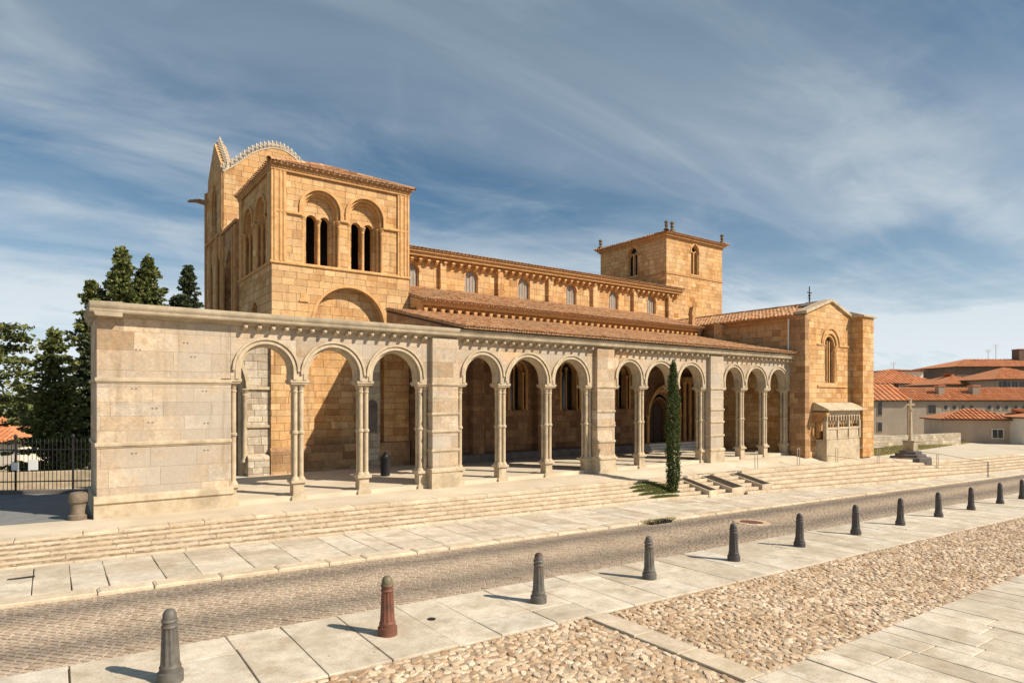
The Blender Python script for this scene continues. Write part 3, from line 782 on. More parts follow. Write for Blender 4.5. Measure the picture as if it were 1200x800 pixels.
# clustered columns: four shafts, ring half-way, tall pedestal, flared capital
def make_column(half=False):
    m = MB()
    r = .076; offs = [(-.1, -.1), (.1, -.1), (-.1, .1), (.1, .1)]
    for ox, oy in offs:
        m.lathe(ox, oy, [(r, .72), (r, 2.13)], 10); m.lathe(ox, oy, [(r, 2.23), (r, 3.5)], 10)
        m.lathe(ox, oy, [(r * 1.1, 2.12), (r * 1.45, 2.15), (r * 1.45, 2.21), (r * 1.1, 2.24)], 10)
    m.box(-.06, -.06, .7, .06, .06, 3.52)
    col = m.build('column', M['gtrim'], None, smooth=True)
    m = MB()
    for ox, oy in offs:
        m.lathe(ox, oy, [(r * 1.05, 3.47), (r * 1.25, 3.49), (r * 1.25, 3.53), (r * .98, 3.55), (r * 1.25, 3.66), (r * 1.75, 3.745)], 10)
    m.box(-.27, -.27, 3.745, .27, .27, 3.80); m.box(-.30, -.30, 3.80, .30, .30, 3.885)
    cap = m.build('capital', M['gtrim'], None, smooth=True)
    m = MB()
    for ox, oy in offs:
        m.lathe(ox, oy, [(r * 1.9, .64), (r * 1.9, .66), (r * 1.5, .70), (r * 1.35, .74), (r * 1.02, .76)], 10)
    m.box(-.25, -.25, .56, .25, .25, .65)
    m.prism([(-.23, .56), (-.175, .48), (-.175, .2), (-.21, .12), (.21, .12), (.175, .2), (.175, .48), (.23, .56)], 'y', -.18, .18)
    m.box(-.23, -.23, 0.0, .23, .23, .135)
    ped = m.build('pedestal', M['gtrim'], None, smooth=True)
    return col.data, cap.data, ped.data, (col, cap, ped)
cdat, capdat, peddat, protos = make_column()
for o in protos: bpy.data.objects.remove(o)
for x in COLS + HALF:
    c = bpy.data.objects.new('column', cdat); COL.objects.link(c); c.parent = portico; c.location = (x - 18, 20.9 - 20.8, 0)
    for nm, dt in (('capital', capdat), ('pedestal', peddat)):
        q = bpy.data.objects.new(nm, dt); COL.objects.link(q); q.parent = c
# cornice with corbels
mb = MB()
mb.prism([(20.6, 5.50), (20.50, 5.51), (20.46, 5.57), (20.28, 5.60), (20.26, 5.64), (20.26, 5.70), (20.24, 5.73), (20.22, 5.78), (20.22, 5.86), (20.30, 5.89), (21.1, 5.92), (21.1, 5.50)], 'x', .84, 35.32)
mb.prism([(1.02, 5.50), (.96, 5.52), (.94, 5.60), (.88, 5.66), (.88, 5.71), (.83, 5.78), (.83, 5.86), (.86, 5.885), (1.6, 5.915), (1.6, 5.50)], 'y', 20.27, 23.7)
corn = mb.build('cornice', M['gcorn'], portico, bevel=.008)
m = MB()
m.prism([(20.62, 5.505), (20.34, 5.505), (20.33, 5.47), (20.46, 5.43), (20.56, 5.38), (20.62, 5.36)], 'x', -.055, .055)
m.lathe(0, 20.36, [(.02, 5.40), (.05, 5.42), (.06, 5.455), (.05, 5.49), (.02, 5.505)], 8)
o = m.build('corbel', M['gtrim'], None); cordat = o.data; bpy.data.objects.remove(o)
for x0, x1 in ((4.6, 11.15), (12.5, 19.35), (20.65, 27.35), (28.65, 35.1)):
    n = int(round((x1 - x0) / .42))
    for i in range(n):
        q = bpy.data.objects.new('corbel', cordat); COL.objects.link(q); q.parent = corn
        q.location = (x0 + (x1 - x0) * (i + .5) / n - 18, -20.8, 0)
# lean-to roof over the three right-hand bays
s_ = (7.42 - 5.99) / (26.9 - 20.2)
prf = tile_sheet('roof', M['tile'], portico, (12.40, 20.08, 5.945), (1, 0, 0), (0, 1, s_), 22.9, math.hypot(6.86, 1.46), seed=2)
mb = MB(); mb.prism([(20.5, 5.97), (26.88, 7.33), (26.88, 7.25), (20.5, 5.89)], 'x', 12.42, 35.28)
for x in [12.6 + .62 * i for i in range(37)]: mb.prism([(20.25, 5.93), (20.25, 5.85), (26.88, 7.12), (26.88, 7.25)], 'x', x, x + .1)
mb.build('roof_timbers', M['wood'], portico)
mb = MB(); mb.prism([(20.62, 5.93), (26.88, 5.93), (26.88, 7.24)], 'x', 12.44, 12.7)
mb.build('gable_infill', M['sand_dark'], portico)
# a low old wall with an arched gateway behind the first arch, joined to the gallery's end
mb = MB(); GF = fr_s(27.3)
arch_wall(mb, GF, 1.5, 7.5, -.1, 6.3, [(4.95, 3.0, 0.0, 3.7, 'pointed', 1.9)], 0, .8)
gate = tag(mb.build('gateway_wall', M['rubble']), 'old grey block wall with a pointed gateway seen through the leftmost arch', 'wall')
mb = MB(); arch_ring(mb, GF, 4.95, 2.7, 3.7, .16, .15, .7, 'pointed', 1.7, stilt=3.7); arch_ring(mb, GF, 4.95, 3.0, 3.7, .14, -.06, .1, 'pointed', 1.9)
mb.box(6.46, 27.22, 3.66, 7.5, 27.32, 3.78); mb.box(6.46, 27.22, 2.1, 7.5, 27.32, 2.2); colonnette(mb, 6.4, 27.3, .7, 3.7, .09)
mb.build('gate_moulding', M['gtrim'], gate, smooth=True)
mb = MB(); mb.prism([(27.0, -.1), (27.0, .85), (27.08, .95), (27.3, 1.0), (27.3, -.1)], 'x', 6.47, 7.3)
mb.build('plinth', M['rubble'], gate)

# ------------------------------------------------------------------ the church
church = thing('church', 'golden sandstone Romanesque church with two west towers, red tiled aisles and a square crossing tower', 'church', (24, 31, 0))

# --- bell tower at the south-west corner
TX0, TX1, TY0, TY1, TZ = 7.55, 13.93, 27.6, 33.3, 13.12
mb = MB(); SF = fr_s(TY0); WF = fr_w(TX0)
# lower storey
arch_wall(mb, SF, TX0, TX1, -.1, 9.0, [(11.0, 3.3, -.1, 6.65, 'round')], 0, .45)
mb.box(TX0, TY0 + .451, -.1, TX1, TY0 + .9, 9.0)
arch_wall(mb, WF, TY0 + .902, TY1, -.1, 9.0, [(30.4, 1.0, 5.6, 7.2, 'round')], 0, .35)
mb.box(TX0 + .351, TY0 + .902, -.1, TX0 + .9, TY1, 9.0)
mb.box(TX1 - .7, TY0 + .902, -.1, TX1, TY1, 9.0)
tower = mb.build('bell_tower', M['sand'], church)
# belfry storey: an outer order, an inner order and the wall of paired lights
def belfry(fr, u0, u1, centres, parent, colx, inset, lights=True):
    m = MB()
    arch_wall(m, fr, u0, u1, 9.0, TZ, [(c, 1.72, 9.1, z, 'round') for c, z in centres], .06, .28)
    arch_wall(m, fr, u0 + inset, u1 - inset, 9.0, TZ, [(c, 1.48, 9.1, z - .02, 'round') for c, z in centres], .282, .46)
    ops = []
    for c, z in centres:
        if lights: ops += [(c - .30, .48, 9.12, 11.18, 'round'), (c + .30, .48, 9.12, 11.18, 'round')]
        else: ops += [(c, .9, 9.12, 11.0, 'round')]
    arch_wall(m, fr, u0 + inset, u1 - inset, 9.0, TZ, ops, .462, .8)
    o = m.build('belfry_wall', M['sand'], parent)
    for c, z in centres:
        m = MB()
        arch_ring(m, fr, c, 1.72, z, .12, -.015, .1, stilt=.32)
        arch_ring(m, fr, c, 1.50, z, .10, .13, .30, stilt=.32)
        arch_ring(m, fr, c, 1.30, z, .09, .32, .48, stilt=.32)
        m.build('archivolt', M['trim'], o, smooth=True)
    for c, z in centres:
        for du, dd, rr in ((-.82, .12, .07), (.82, .12, .07), (-.71, .32, .06), (.71, .32, .06), (0, .42, .075)):
            x, y, _ = fr(c + du, dd, 0); m = MB(); colonnette(m, x, y, 9.1, 11.24, rr); m.build('colonnette', M['trim'], o, smooth=True)
    m = MB(); segs = []
    cur = u0
    for c, z in centres:
        segs.append((cur, c - .84)); cur = c + .84
    segs.append((cur, u1))
    for a, b in segs:
        if b > a: m = MB(); fbox(m, fr, a, -.045, 11.2, b, .3, 11.32); m.build('impost_course', M['trim'], o, bevel=.02)
    return o
belfry(SF, TX0 + .06, TX1, [(9.68, 11.58), (11.76, 11.60)], tower, None, .3)
belfry(WF, TY0 + .97, TY1, [(29.55, 11.4), (31.75, 11.4)], tower, None, .01)
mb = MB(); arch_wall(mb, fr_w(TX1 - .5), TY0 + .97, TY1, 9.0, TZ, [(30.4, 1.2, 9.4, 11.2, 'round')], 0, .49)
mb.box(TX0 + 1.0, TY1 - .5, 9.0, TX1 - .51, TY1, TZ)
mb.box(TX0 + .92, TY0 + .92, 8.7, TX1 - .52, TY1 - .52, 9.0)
mb.build('inner_wall', M['void'], tower)  # inner faces coloured dark to read as belfry shade
# corner pilasters with slender shafts
for a, b in ((TX0 - .02, TX0 + .60), (TX1 - .58, TX1 + .02)):
    mb = MB(); mb.box(a, TY0 - .02, 9.06, b, TY0 + .2, TZ)
    for q in (.14, .36, .52):
        mb.lathe(a + q, TY0 - .01, [(.055, 9.14), (.055, 12.95)], 8)
    mb.build('pilaster', M['trim'], tower, smooth=True)
mb = MB(); mb.box(TX0 - .02, TY0 + .22, 9.06, TX0 + .2, TY0 + .68, TZ); mb.build('pilaster', M['trim'], tower); mb = MB(); mb.box(TX0 - .02, TY1 - .5, 9.06, TX0 + .2, TY1, TZ)
mb.build('pilaster', M['trim'], tower)
mb = MB()
mb.prism([(TY0 + .4, 8.98), (TY0 - .02, 8.98), (TY0 - .07, 9.03), (TY0 - .07, 9.10), (TY0 + .03, 9.16), (TY0 + .4, 9.16)], 'x', TX0 - .07, TX1 + .05)
mb.build('string_course', M['trim'], tower, bevel=.01); mb = MB()
mb.prism([(TX0 + .4, 8.985), (TX0 - .02, 8.985), (TX0 - .065, 9.03), (TX0 - .065, 9.10), (TX0 + .03, 9.155), (TX0 + .4, 9.155)], 'y', TY0 + .41, TY1 + .05)
mb.build('string_course', M['trim'], tower, bevel=.01)
mb = MB(); arch_ring(mb, SF, 11.0, 3.3, 6.65, .12, -.03, .1)
mb.build('blind_arch_moulding', M['trim'], tower, smooth=True)
mb = MB(); mb.box(8.75, TY0 - .02, 7.55, 9.05, TY0 + .1, 7.9); mb.box(8.7, TY0 - .06, 7.48, 9.1, TY0 + .1, 7.56)
mb.build('carved_block', M['trim'], tower)
# eaves
mb = MB()
for z0, z1, d in ((12.96, 13.06, .05), (13.061, 13.16, .08), (13.161, 13.22, .11)):
    mb.box(TX0 - d, TY0 - d, z0, TX1 + d, TY1 + d, z1)
mb.build('eaves_cornice', M['trim_dark'], tower, bevel=.01)
ap = ((TX0 + TX1) / 2, (TY0 + TY1) / 2); hw = (TX1 - TX0) / 2 + .13; hd = (TY1 - TY0) / 2 + .2; EZ = 13.24; RZ = 1.3
c0 = Vector((ap[0], ap[1], 0))
def hip_roof(parent, cx, cy, hx, hy, z, rise, mat='tile', pitch=.25, seed=3):
    r = None
    corners = [Vector((cx - hx, cy - hy, z)), Vector((cx + hx, cy - hy, z)), Vector((cx + hx, cy + hy, z)), Vector((cx - hx, cy + hy, z))]
    top = Vector((cx, cy, z + rise))
    for i in range(4):
        a, b = corners[i], corners[(i + 1) % 4]; U = (b - a).normalized(); mid = (a + b) / 2; V = (top - mid); L = V.length
        clip = []
        for p in (a, b):
            d = top - p; n = Vector((d.y, -d.x, 0)).normalized()
            if n.dot(mid - p) > 0: n = -n
            clip.append((p, n))
        o = tile_sheet('roof', M[mat], parent, a, U, V, (b - a).length, L, pitch=pitch, clip=clip, seed=seed + i)
    for p in corners: cap_row('hip_tiles', M[mat], parent, p + Vector((0, 0, .05)), top + Vector((0, 0, .05)))
hip_roof(tower, ap[0], ap[1], hw, hd, EZ, RZ)
# buttress and plinth at the foot of the tower
mb = MB(); mb.box(7.4, 27.15, -.1, 8.0, 27.598, 6.1); mb.prism([(27.6, 6.1), (27.15, 6.1), (27.6, 6.6)], 'x', 7.4, 8.0)
mb.build('buttress', M['sand'], tower)
mb = MB(); mb.prism([(27.595, -.1), (27.0, -.1), (27.0, 1.1), (27.1, 1.24), (27.595, 1.3)], 'x', 7.35, 8.1)
mb.prism([(27.598, -.1), (27.4, -.1), (27.4, 1.1), (27.45, 1.24), (27.598, 1.28)], 'x', 8.102, 13.9)
mb.build('plinth', M['sand_dark'], tower)
mb = MB(); mb.box(11.55, 27.36, -.1, 12.35, 27.6, 6.4); mb.build('buttress', M['rubble'], tower)
mb = MB(); arch_fill(mb, fr_s(27.35), 11.95, .5, 1.75, 3.0, 0); mb.build('recess_shade', M['plinth'], tower)  # flat sheet whose dark colour stands for the shade of a recess

# --- crested tower behind it
NX0, NX1, NY0, NY1 = 7.55, 12.6, 36.8, 41.6
def gable_top(u, u0, u1):
    t = min(1, max(0, (u - u0) / (u1 - u0)))
    K_ = [(0, 15.55), (.07, 15.80), (.17, 16.25), (.28, 16.80), (.38, 17.13), (.5, 17.40), (.63, 17.42), (.73, 17.2), (.83, 16.8), (.92, 16.35), (1, 15.9)]
    for (a_, za), (b_, zb) in zip(K_[:-1], K_[1:]):
        if t <= b_: return za + (zb - za) * (t - a_) / (b_ - a_)
    return 15.6
mb = MB()
pts = [(NX0, -.1)] + [(NX0 + (NX1 - NX0) * i / 20, gable_top(NX0 + (NX1 - NX0) * i / 20, NX0, NX1)) for i in range(21)] + [(NX1, -.1)]
mb.prism(pts, 'y', NY0, NY0 + .6); mb.prism(pts, 'y', NY1 - .6, NY1)
def wtop(u):
    q = abs(u - (NY0 + NY1) / 2) / ((NY1 - NY0) / 2); return 15.5 + 2.3 * max(0, 1 - q)
NWF = fr_w(NX0)
for da, db, ww in ((0, .1, 1.3), (.102, .6, 1.0)):
    arch_wall(mb, NWF, NY0 + .601, NY1 - .601, 12.4, 15.5, [(39.2, ww, 12.5, 14.4, 'pointed', 1.1 * ww / 1.3)], da, db, top=wtop)
    arch_wall(mb, NWF, NY0 + .601, NY1 - .601, -.1, 12.395, [(38.3, ww * .8, 8.2, 10.4, 'pointed', .9 * ww / 1.3), (40.2, ww * .8, 8.2, 10.4, 'pointed', .9 * ww / 1.3)], da, db)
mb.box(NX1 - .6, NY0 + .601, -.1, NX1, NY1 - .601, 15.5)
ctower = mb.build('crested_tower', M['sand'], church)
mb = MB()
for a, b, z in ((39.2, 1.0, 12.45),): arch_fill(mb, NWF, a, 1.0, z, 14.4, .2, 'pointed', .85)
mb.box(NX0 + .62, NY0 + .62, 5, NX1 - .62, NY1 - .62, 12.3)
mb.build('opening_shade_fill', M['void'], ctower)  # dark sheet and block stand for the shade behind the window openings
mb = MB(); mb.box(NX0 - .08, NY0 - .08, 12.3, NX0 + .6, NY0 + .6, 12.45); mb.box(NX0 - .08, NY0 + .602, 12.3, NX0 + .3, NY1 + .05, 12.44); mb.box(NX0 + .602, NY0 - .07, 12.3, NX1, NY0 + .2, 12.44)
for y in (NY0 + .05, NY0 + 1.4, 39.95, NY1 - .25): mb.lathe(NX0 - .02, y + .1, [(.09, 8.0), (.09, 12.3)], 8)
for y in (NY0 + .05, NY1 - .3): mb.lathe(NX0 - .02, y + .1, [(.1, 12.45), (.1, 15.5)], 8)
mb.build('string_course', M['trim_dark'], ctower, smooth=True)
# stone cresting of fleurons along the gables
def fleuron(m, x, y, z, h, lean=0):
    m.lathe(x, y, [(.10, z + h * .3), (.13, z + h * .42), (.06, z + h * .55)], 6)
    m.lathe(x, y, [(.07, z - .08), (.06, z + h * .25), (.10, z + h * .4), (.05, z + h * .55), (.08, z + h * .75), (.012, z + h)], 6)
    for s_ in (-1, 1):
        m.tube((x, y, z + h * .3), (x + s_ * .13, y, z + h * .52), .045, .025, 5); m.tube((x + s_ * .13, y, z + h * .5), (x + s_ * .11, y, z + h * .72), .035, .012, 5)
        m.tube((x, y, z + h * .3), (x, y + s_ * .13, z + h * .5), .03, .012, 5)
mb = MB(); n = 24
for i in range(40):
    ua, ub = NX0 + (NX1 - NX0) * i / 40, NX0 + (NX1 - NX0) * (i + 1) / 40; za, zb = gable_top(ua, NX0, NX1), gable_top(ub, NX0, NX1)
    mb.prism([(ua, za - .05), (ub, zb - .05), (ub, zb + .02), (ua, za + .02)], 'y', NY0 - .03, NY0 + .5)
for i in range(n):
    u = NX0 + .05 + (NX1 - NX0 - .1) * i / (n - 1); fleuron(mb, u, NY0 + .3, gable_top(u, NX0, NX1), .52)
for i in range(18):
    u = NY0 + .6 + (NY1 - NY0 - .7) * i / 17; fleuron(mb, NX0 + .3, u, wtop(u), .42)
for i in range(n):
    u = NX0 + .3 + (NX1 - NX0 - .6) * i / (n - 1); fleuron(mb, u, NY1 - .3, gable_top(u, NX0, NX1), .5)
mb.build('cresting', M['crest'], ctower)
mb = MB(); mb.lathe(NX0 + .3, 39.2, [(.13, 17.5), (.12, 17.75), (.17, 17.82), (.08, 17.88), (.12, 18.0), (.02, 18.25)], 8)
mb.lathe(NX0 + .25, NY0 + .25, [(.16, 15.3), (.15, 15.6), (.2, 15.68), (.1, 15.8), (.02, 16.15)], 8)
mb.build('finial', M['crest'], ctower)
# gargoyle leaning out to the left
mb = MB(); mb.tube((NX0 + .3, 41.3, 14.9), (NX0 - .5, 41.4, 15.0), .17, .14, 8); mb.tube((NX0 - .5, 41.4, 15.0), (NX0 - .85, 41.45, 14.93), .12, .08, 8); mb.tube((NX0 - .83, 41.45, 14.95), (NX0 - 1.0, 41.45, 14.87), .1, .05, 8)
mb.build('gargoyle', M['sand_dark'], ctower, smooth=True)
# deep porch between the two towers
mb = MB(); PFW = fr_w(7.45)
for dd, w in ((0, 2.6), (.4, 2.2), (.8, 1.8)):
    arch_wall(mb, PFW, 33.302, 36.798, -.1, 12.0, [(35.05, w, -.1, 8.9, 'pointed', w * .8)], dd, dd + .398)
mb.box(8.7, 33.31, -.1, 9.9, 36.79, 11.95)
porch = mb.build('west_porch', M['sand_dark'], church)
mb = MB()
for dd, w in ((0, 2.6), (.4, 2.2), (.8, 1.8)):
    for s_ in (-1, 1): colonnette(mb, 7.45 + dd, 35.05 + s_ * (w / 2 - .04), .4, 8.6, .08)
for y in (33.5, 34.0, 36.2, 36.6): mb.lathe(7.42, y, [(.1, 2), (.1, 11.9)], 8)
mb.box(7.35, 33.31, 12.0, 9.9, 36.79, 12.15)
mb.build('porch_shafts', M['trim_dark'], porch, smooth=True)

# --- the south aisle under its tiled lean-to
AF = fr_s(26.9)
wins = [(19.9, 1.05, 2.7, 4.7, 'round'), (23.57, 1.35, 2.65, 4.75, 'round'), (27.7, 1.1, 2.7, 4.7, 'round')]
door = (31.0, 1.75, .5, 2.25, 'pointed', 1.05)
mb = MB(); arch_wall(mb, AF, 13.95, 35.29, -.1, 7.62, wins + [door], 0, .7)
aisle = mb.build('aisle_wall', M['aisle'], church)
for c, w, zb, zsx, kk in wins:
    mb = MB()
    arch_ring(mb, AF, c, w, zsx, .12, -.05, .1, stilt=zsx - zb); arch_ring(mb, AF, c, w - .25, zsx, .13, .2, .5, stilt=zsx - zb)
    for s_ in (-1, 1): colonnette(mb, c + s_ * (w / 2 - .08), 27.0, zb, zsx, .055)
    colonnette(mb, c, 27.25, zb, zsx + .3, .05)
    mb.build('window_surround', M['trim_dark'], aisle, smooth=True)
for c, w, zb, zsx, kk in wins:
    mb = MB(); arch_fill(mb, AF, c, w, zb, zsx, .55); mb.build('window', M['dglass'], aisle)
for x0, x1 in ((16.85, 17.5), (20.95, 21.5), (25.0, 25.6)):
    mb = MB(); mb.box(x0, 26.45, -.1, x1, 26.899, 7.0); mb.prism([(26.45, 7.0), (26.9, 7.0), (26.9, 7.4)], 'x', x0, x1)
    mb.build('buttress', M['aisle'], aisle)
mb = MB(); mb.prism([(26.9, -.1), (26.40, -.1), (26.40, .50), (26.5, .56), (26.9, .56)], 'x', 13.97, 28.5)
mb.build('stone_bench', M['plinth'], aisle)
for k_, (dd, w) in enumerate(((-.5, 3.1), (-.25, 2.6), (0.0, 2.1))):
    mb = MB(); arch_ring(mb, AF, 31.0, w - .25, 2.3, .12, dd, dd + .24, 'pointed', (w - .25) * .62)
    for s_ in (-1, 1): colonnette(mb, 31.0 + s_ * (w / 2 - .06), 26.9 + dd + .1, .56, 2.3, .085)
    if k_ == 0: portal = mb.build('portal', M['trim_dark'], aisle, smooth=True)
    else: mb.build('archivolt', M['trim_dark'], portal, smooth=True)
mb = MB(); arch_fill(mb, AF, 31.0, 1.75, .5, 2.25, .5, 'pointed', 1.05)
for z in (.9, 1.6, 2.2): mb.box(30.15, 27.37, z, 31.85, 27.41, z + .07)
mb.box(30.985, 27.36, .5, 31.015, 27.42, 3.2)
mb.build('door', M['wood'], aisle)
mb = MB()                                             # carved figures' shafts to the right of the door
for x in (33.2, 33.75, 34.3, 34.85): mb = MB(); colonnette(mb, x, 26.72, .56, 4.4, .11); mb.build('jamb_shaft', M['trim_dark'], aisle, smooth=True)
mb = MB(); mb.box(33.0, 26.5, 4.4, 35.2, 26.899, 4.7); mb.build('lintel', M['trim_dark'], aisle)
mb = MB()
for z0, z1, d in ((7.6, 7.7, .10), (7.701, 7.82, .40), (7.821, 7.9, .48)): mb.box(13.95, 26.9 - d, z0, 34.6, 27.4, z1)
acorn = mb.build('aisle_cornice', M['trim'], aisle, bevel=.01)
m = MB(); m.prism([(26.91, 7.6), (26.62, 7.6), (26.60, 7.52), (26.66, 7.42), (26.78, 7.33), (26.91, 7.28)], 'x', -.10, .10)
m.lathe(0, 26.68, [(.02, 7.38), (.075, 7.42), (.08, 7.48), (.04, 7.54)], 8)
o = m.build('corbel', M['trim'], None); cd = o.data; bpy.data.objects.remove(o)
n = 44
for i in range(n):
    q = bpy.data.objects.new('corbel', cd); COL.objects.link(q); q.parent = acorn; q.location = (14.1 + 20.4 * (i + .5) / n - 24, -31, 0)
tile_sheet('roof', M['tile'], aisle, (13.95, 26.30, 7.93), (1, 0, 0), (0, 5.2, 1.5), 20.9, math.hypot(5.2, 1.5), seed=5)
mb = MB(); mb.prism([(26.5, 7.9), (31.49, 9.38), (31.49, 7.0), (26.95, 7.0)], 'x', 13.97, 14.2); mb.build('roof_gable', M['sand'], aisle); mb = MB(); mb.prism([(26.5, 7.9), (31.49, 9.38), (31.49, 7.0), (26.95, 7.0)], 'x', 34.5, 34.8)
mb.build('roof_gable', M['sand'], aisle)
mb = MB(); mb.prism([(-.16, 8.0), (.16, 8.0), (.14, 8.75), (.2, 8.82), (.05, 9.35), (-.05, 9.35), (-.2, 8.82), (-.14, 8.75)], 'y', -.16, .16)
mb.v = [(x + 34.25, y + 26.95, z) for x, y, z in mb.v]
mb.build('pinnacle', M['trim_dark'], aisle)

# --- clerestory
CF = fr_s(31.5)
cw = [(16.05, .95, 9.5, 10.32, 'round'), (19.95, .92, 9.5, 10.34, 'round'), (23.8, .92, 9.5, 10.34, 'round'), (27.7, .92, 9.5, 10.34, 'round'), (31.6, .92, 9.5, 10.34, 'round'), (35.45, .92, 9.5, 10.34, 'round')]
mb = MB(); arch_wall(mb, CF, 13.95, 37.9, 8.6, 11.0, cw, 0, .6)
clere = mb.build('clerestory_wall', M['sand'], church)
for c, w, zb, zsx, kk in cw:
    mb = MB(); arch_fill(mb, CF, c, w - .02, zb, zsx, .17); g = mb.build('window', M['glass'], clere)
    mb = MB(); arch_ring(mb, CF, c, w - .10, zsx, .05, .06, .16, stilt=zsx - zb); arch_ring(mb, CF, c, w + .02, zsx, .11, -.03, .08)
    for q_ in (-.22, 0, .22): mb.box(c + q_ - .012, 31.64, zb, c + q_ + .012, 31.66, zsx + .3)
    mb.build('frame', M['trim'], g, smooth=True)
for x in (17.95, 21.9, 25.8, 29.65, 33.55, 37.25):
    mb = MB(); mb.box(x - .19, 31.27, 8.6, x + .19, 31.499, 11.0); mb.build('buttress', M['sand'], clere)
mb = MB()
for z0, z1, d in ((11.0, 11.12, .12), (11.121, 11.3, .46), (11.301, 11.42, .60)): mb.box(13.95, 31.5 - d, z0, 38.4, 32.0, z1)
ccorn = mb.build('clerestory_cornice', M['trim'], clere, bevel=.01)
m = MB(); m.prism([(31.51, 11.0), (31.16, 11.0), (31.14, 10.92), (31.22, 10.84), (31.36, 10.76), (31.51, 10.70)], 'x', -.09, .09)
m.lathe(0, 31.26, [(.02, 10.79), (.07, 10.83), (.075, 10.89), (.04, 10.94)], 8)
o = m.build('corbel', M['trim'], None); cd = o.data; bpy.data.objects.remove(o)
n = 46
for i in range(n):
    q = bpy.data.objects.new('corbel', cd); COL.objects.link(q); q.parent = ccorn; q.location = (14.1 + 24.1 * (i + .5) / n - 24, -31, 0)
tile_sheet('roof', M['tile'], clere, (13.95, 30.82, 11.46), (1, 0, 0), (0, 4.2, 1.05), 24.4, 4.14, seed=7)
mb = MB(); mb.box(13.95, 38.6, -.1, 44, 39.2, 11.3); mb.box(13.95, 31.52, 9.0, 14.4, 39, 12.4); mb.prism([(35.0, 12.45), (39.4, 11.3), (39.4, 11.2), (35.0, 12.3)], 'x', 13.95, 38)
mb.build('far_nave_wall', M['sand'], clere)

# --- crossing tower
QX0, QX1, QY0, QY1, QZ = 37.67, 44.5, 32.0, 39.1, 15.62
mb = MB()
arch_wall(mb, fr_s(QY0), QX0, QX1, 7, QZ, [(41.05, .98, 13.05, 14.75, 'pointed', .72)], 0, .5)
arch_wall(mb, fr_w(QX0), QY0 + .502, QY1, 7, QZ, [(35.45, 1.1, 13.1, 14.7, 'pointed', .75)], 0, .5)
mb.box(QX1 - .5, QY0 + .502, 7, QX1, QY1, QZ); mb.box(QX0 + .502, QY1 - .5, 7, QX1 - .502, QY1, QZ)
ct = mb.build('crossing_tower', M['sand'], church)
for fr, c, w, zb, rise in ((fr_s(QY0), 41.05, .98, 13.05, .72), (fr_w(QX0), 35.45, 1.1, 13.1, .75)):
    mb = MB(); arch_fill(mb, fr, c, w, zb, 14.74, .38, 'pointed', rise); g = mb.build('window', M['dglass'], ct)
    mb = MB(); arch_ring(mb, fr, c, w - .16, 14.74, .09, .06, .3, 'pointed', rise - .1, stilt=1.68); arch_ring(mb, fr, c, w, 14.74, .1, -.04, .08, 'pointed', rise, stilt=0)
    fbox(mb, fr, c - .05, .12, zb, c + .05, .3, 14.85); fbox(mb, fr, c - w / 2 - .12, -.05, zb - .12, c + w / 2 + .12, .2, zb)
    for s_ in (-1, 1): arch_ring(mb, fr, c + s_ * .215, .30, 14.65, .05, .14, .3, 'pointed', .24)
    mb.build('tracery', M['trim'], g)
mb = MB(); mb.box(QX0 - .06, QY0 - .06, 12.78, QX1 + .06, QY0 + .3, 12.90); mb.build('string_course', M['trim_dark'], ct, bevel=.02); mb = MB(); mb.box(QX0 - .06, QY0 + .302, 12.78, QX0 + .3, QY1, 12.90); mb.build('string_course', M['trim_dark'], ct, bevel=.02)
mb = MB()
for z0, z1, d in ((15.5, 15.62, .08), (15.621, 15.74, .2), (15.741, 15.82, .26)): mb.box(QX0 - d, QY0 - d, z0, QX1 + d, QY1 + d, z1)
mb.build('eaves_cornice', M['trim_dark'], ct, bevel=.01)
hip_roof(ct, (QX0 + QX1) / 2, (QY0 + QY1) / 2, (QX1 - QX0) / 2 + .34, (QY1 - QY0) / 2 + .34, 15.84, .8, seed=20)
for x, y in ((QX0, QY0), (QX1, QY0), (QX0, QY1), (QX0 + .6, QY0 - .05)):
    mb = MB(); mb.box(x - .16, y - .16, 15.8, x + .16, y + .16, 16.1)
    mb.lathe(x, y, [(.18, 16.1), (.18, 16.16), (.08, 16.23), (.15, 16.4), (.09, 16.5), (.16, 16.6), (.16, 16.67), (.03, 16.8)], 10)
    mb.build('finial', M['finial'], ct, smooth=True)

# --- transept
VX0, VX1, VY = 35.3, 40.62, 19.7
VF = fr_s(VY); AX = 38.0
def vtop(u): return 8.25 + (9.12 - 8.25) * (1 - abs(u - AX) / 2.7)
mb = MB()
wv = (38.02, 1.42, 4.25, 6.5, 'round')
arch_wall(mb, VF, VX0, VX1, -.3, 8.2, [wv], 0, .16, top=vtop)
arch_wall(mb, VF, VX0 + .02, VX1 - .02, -.3, 8.2, [(38.02, 1.06, 4.25, 6.5, 'round')], .162, .8, top=lambda u: vtop(u) - .05)
mb.box(VX0, VY + .802, -.3, VX0 + .7, 33, 8.0); mb.box(VX1 - .7, VY + .802, -.3, VX1, 33, 8.0)
tr = mb.build('transept', M['sand'], church)
mb = MB(); arch_fill(mb, VF, 38.02, 1.06, 4.25, 6.5, .26); g = mb.build('window', M['dglass'], tr)
mb = MB()
arch_ring(mb, VF, 38.02, 1.42, 6.5, .12, -.02, .2); arch_ring(mb, VF, 38.02, 1.98, 6.5, .1, -.07, .05)
arch_ring(mb, VF, 38.02, 1.1, 6.5, .10, .06, .17, stilt=2.25)
for s_ in (-1, 1): colonnette(mb, 38.02 + s_ * .62, VY + .08, 4.25, 6.5, .065)
for u_ in (-.27, 0, .27): mb.box(38.02 + u_ - .035, VY + .2, 4.25, 38.02 + u_ + .035, VY + .27, 6.8)
mb.build('frame', M['trim'], g, smooth=True)
mb = MB()
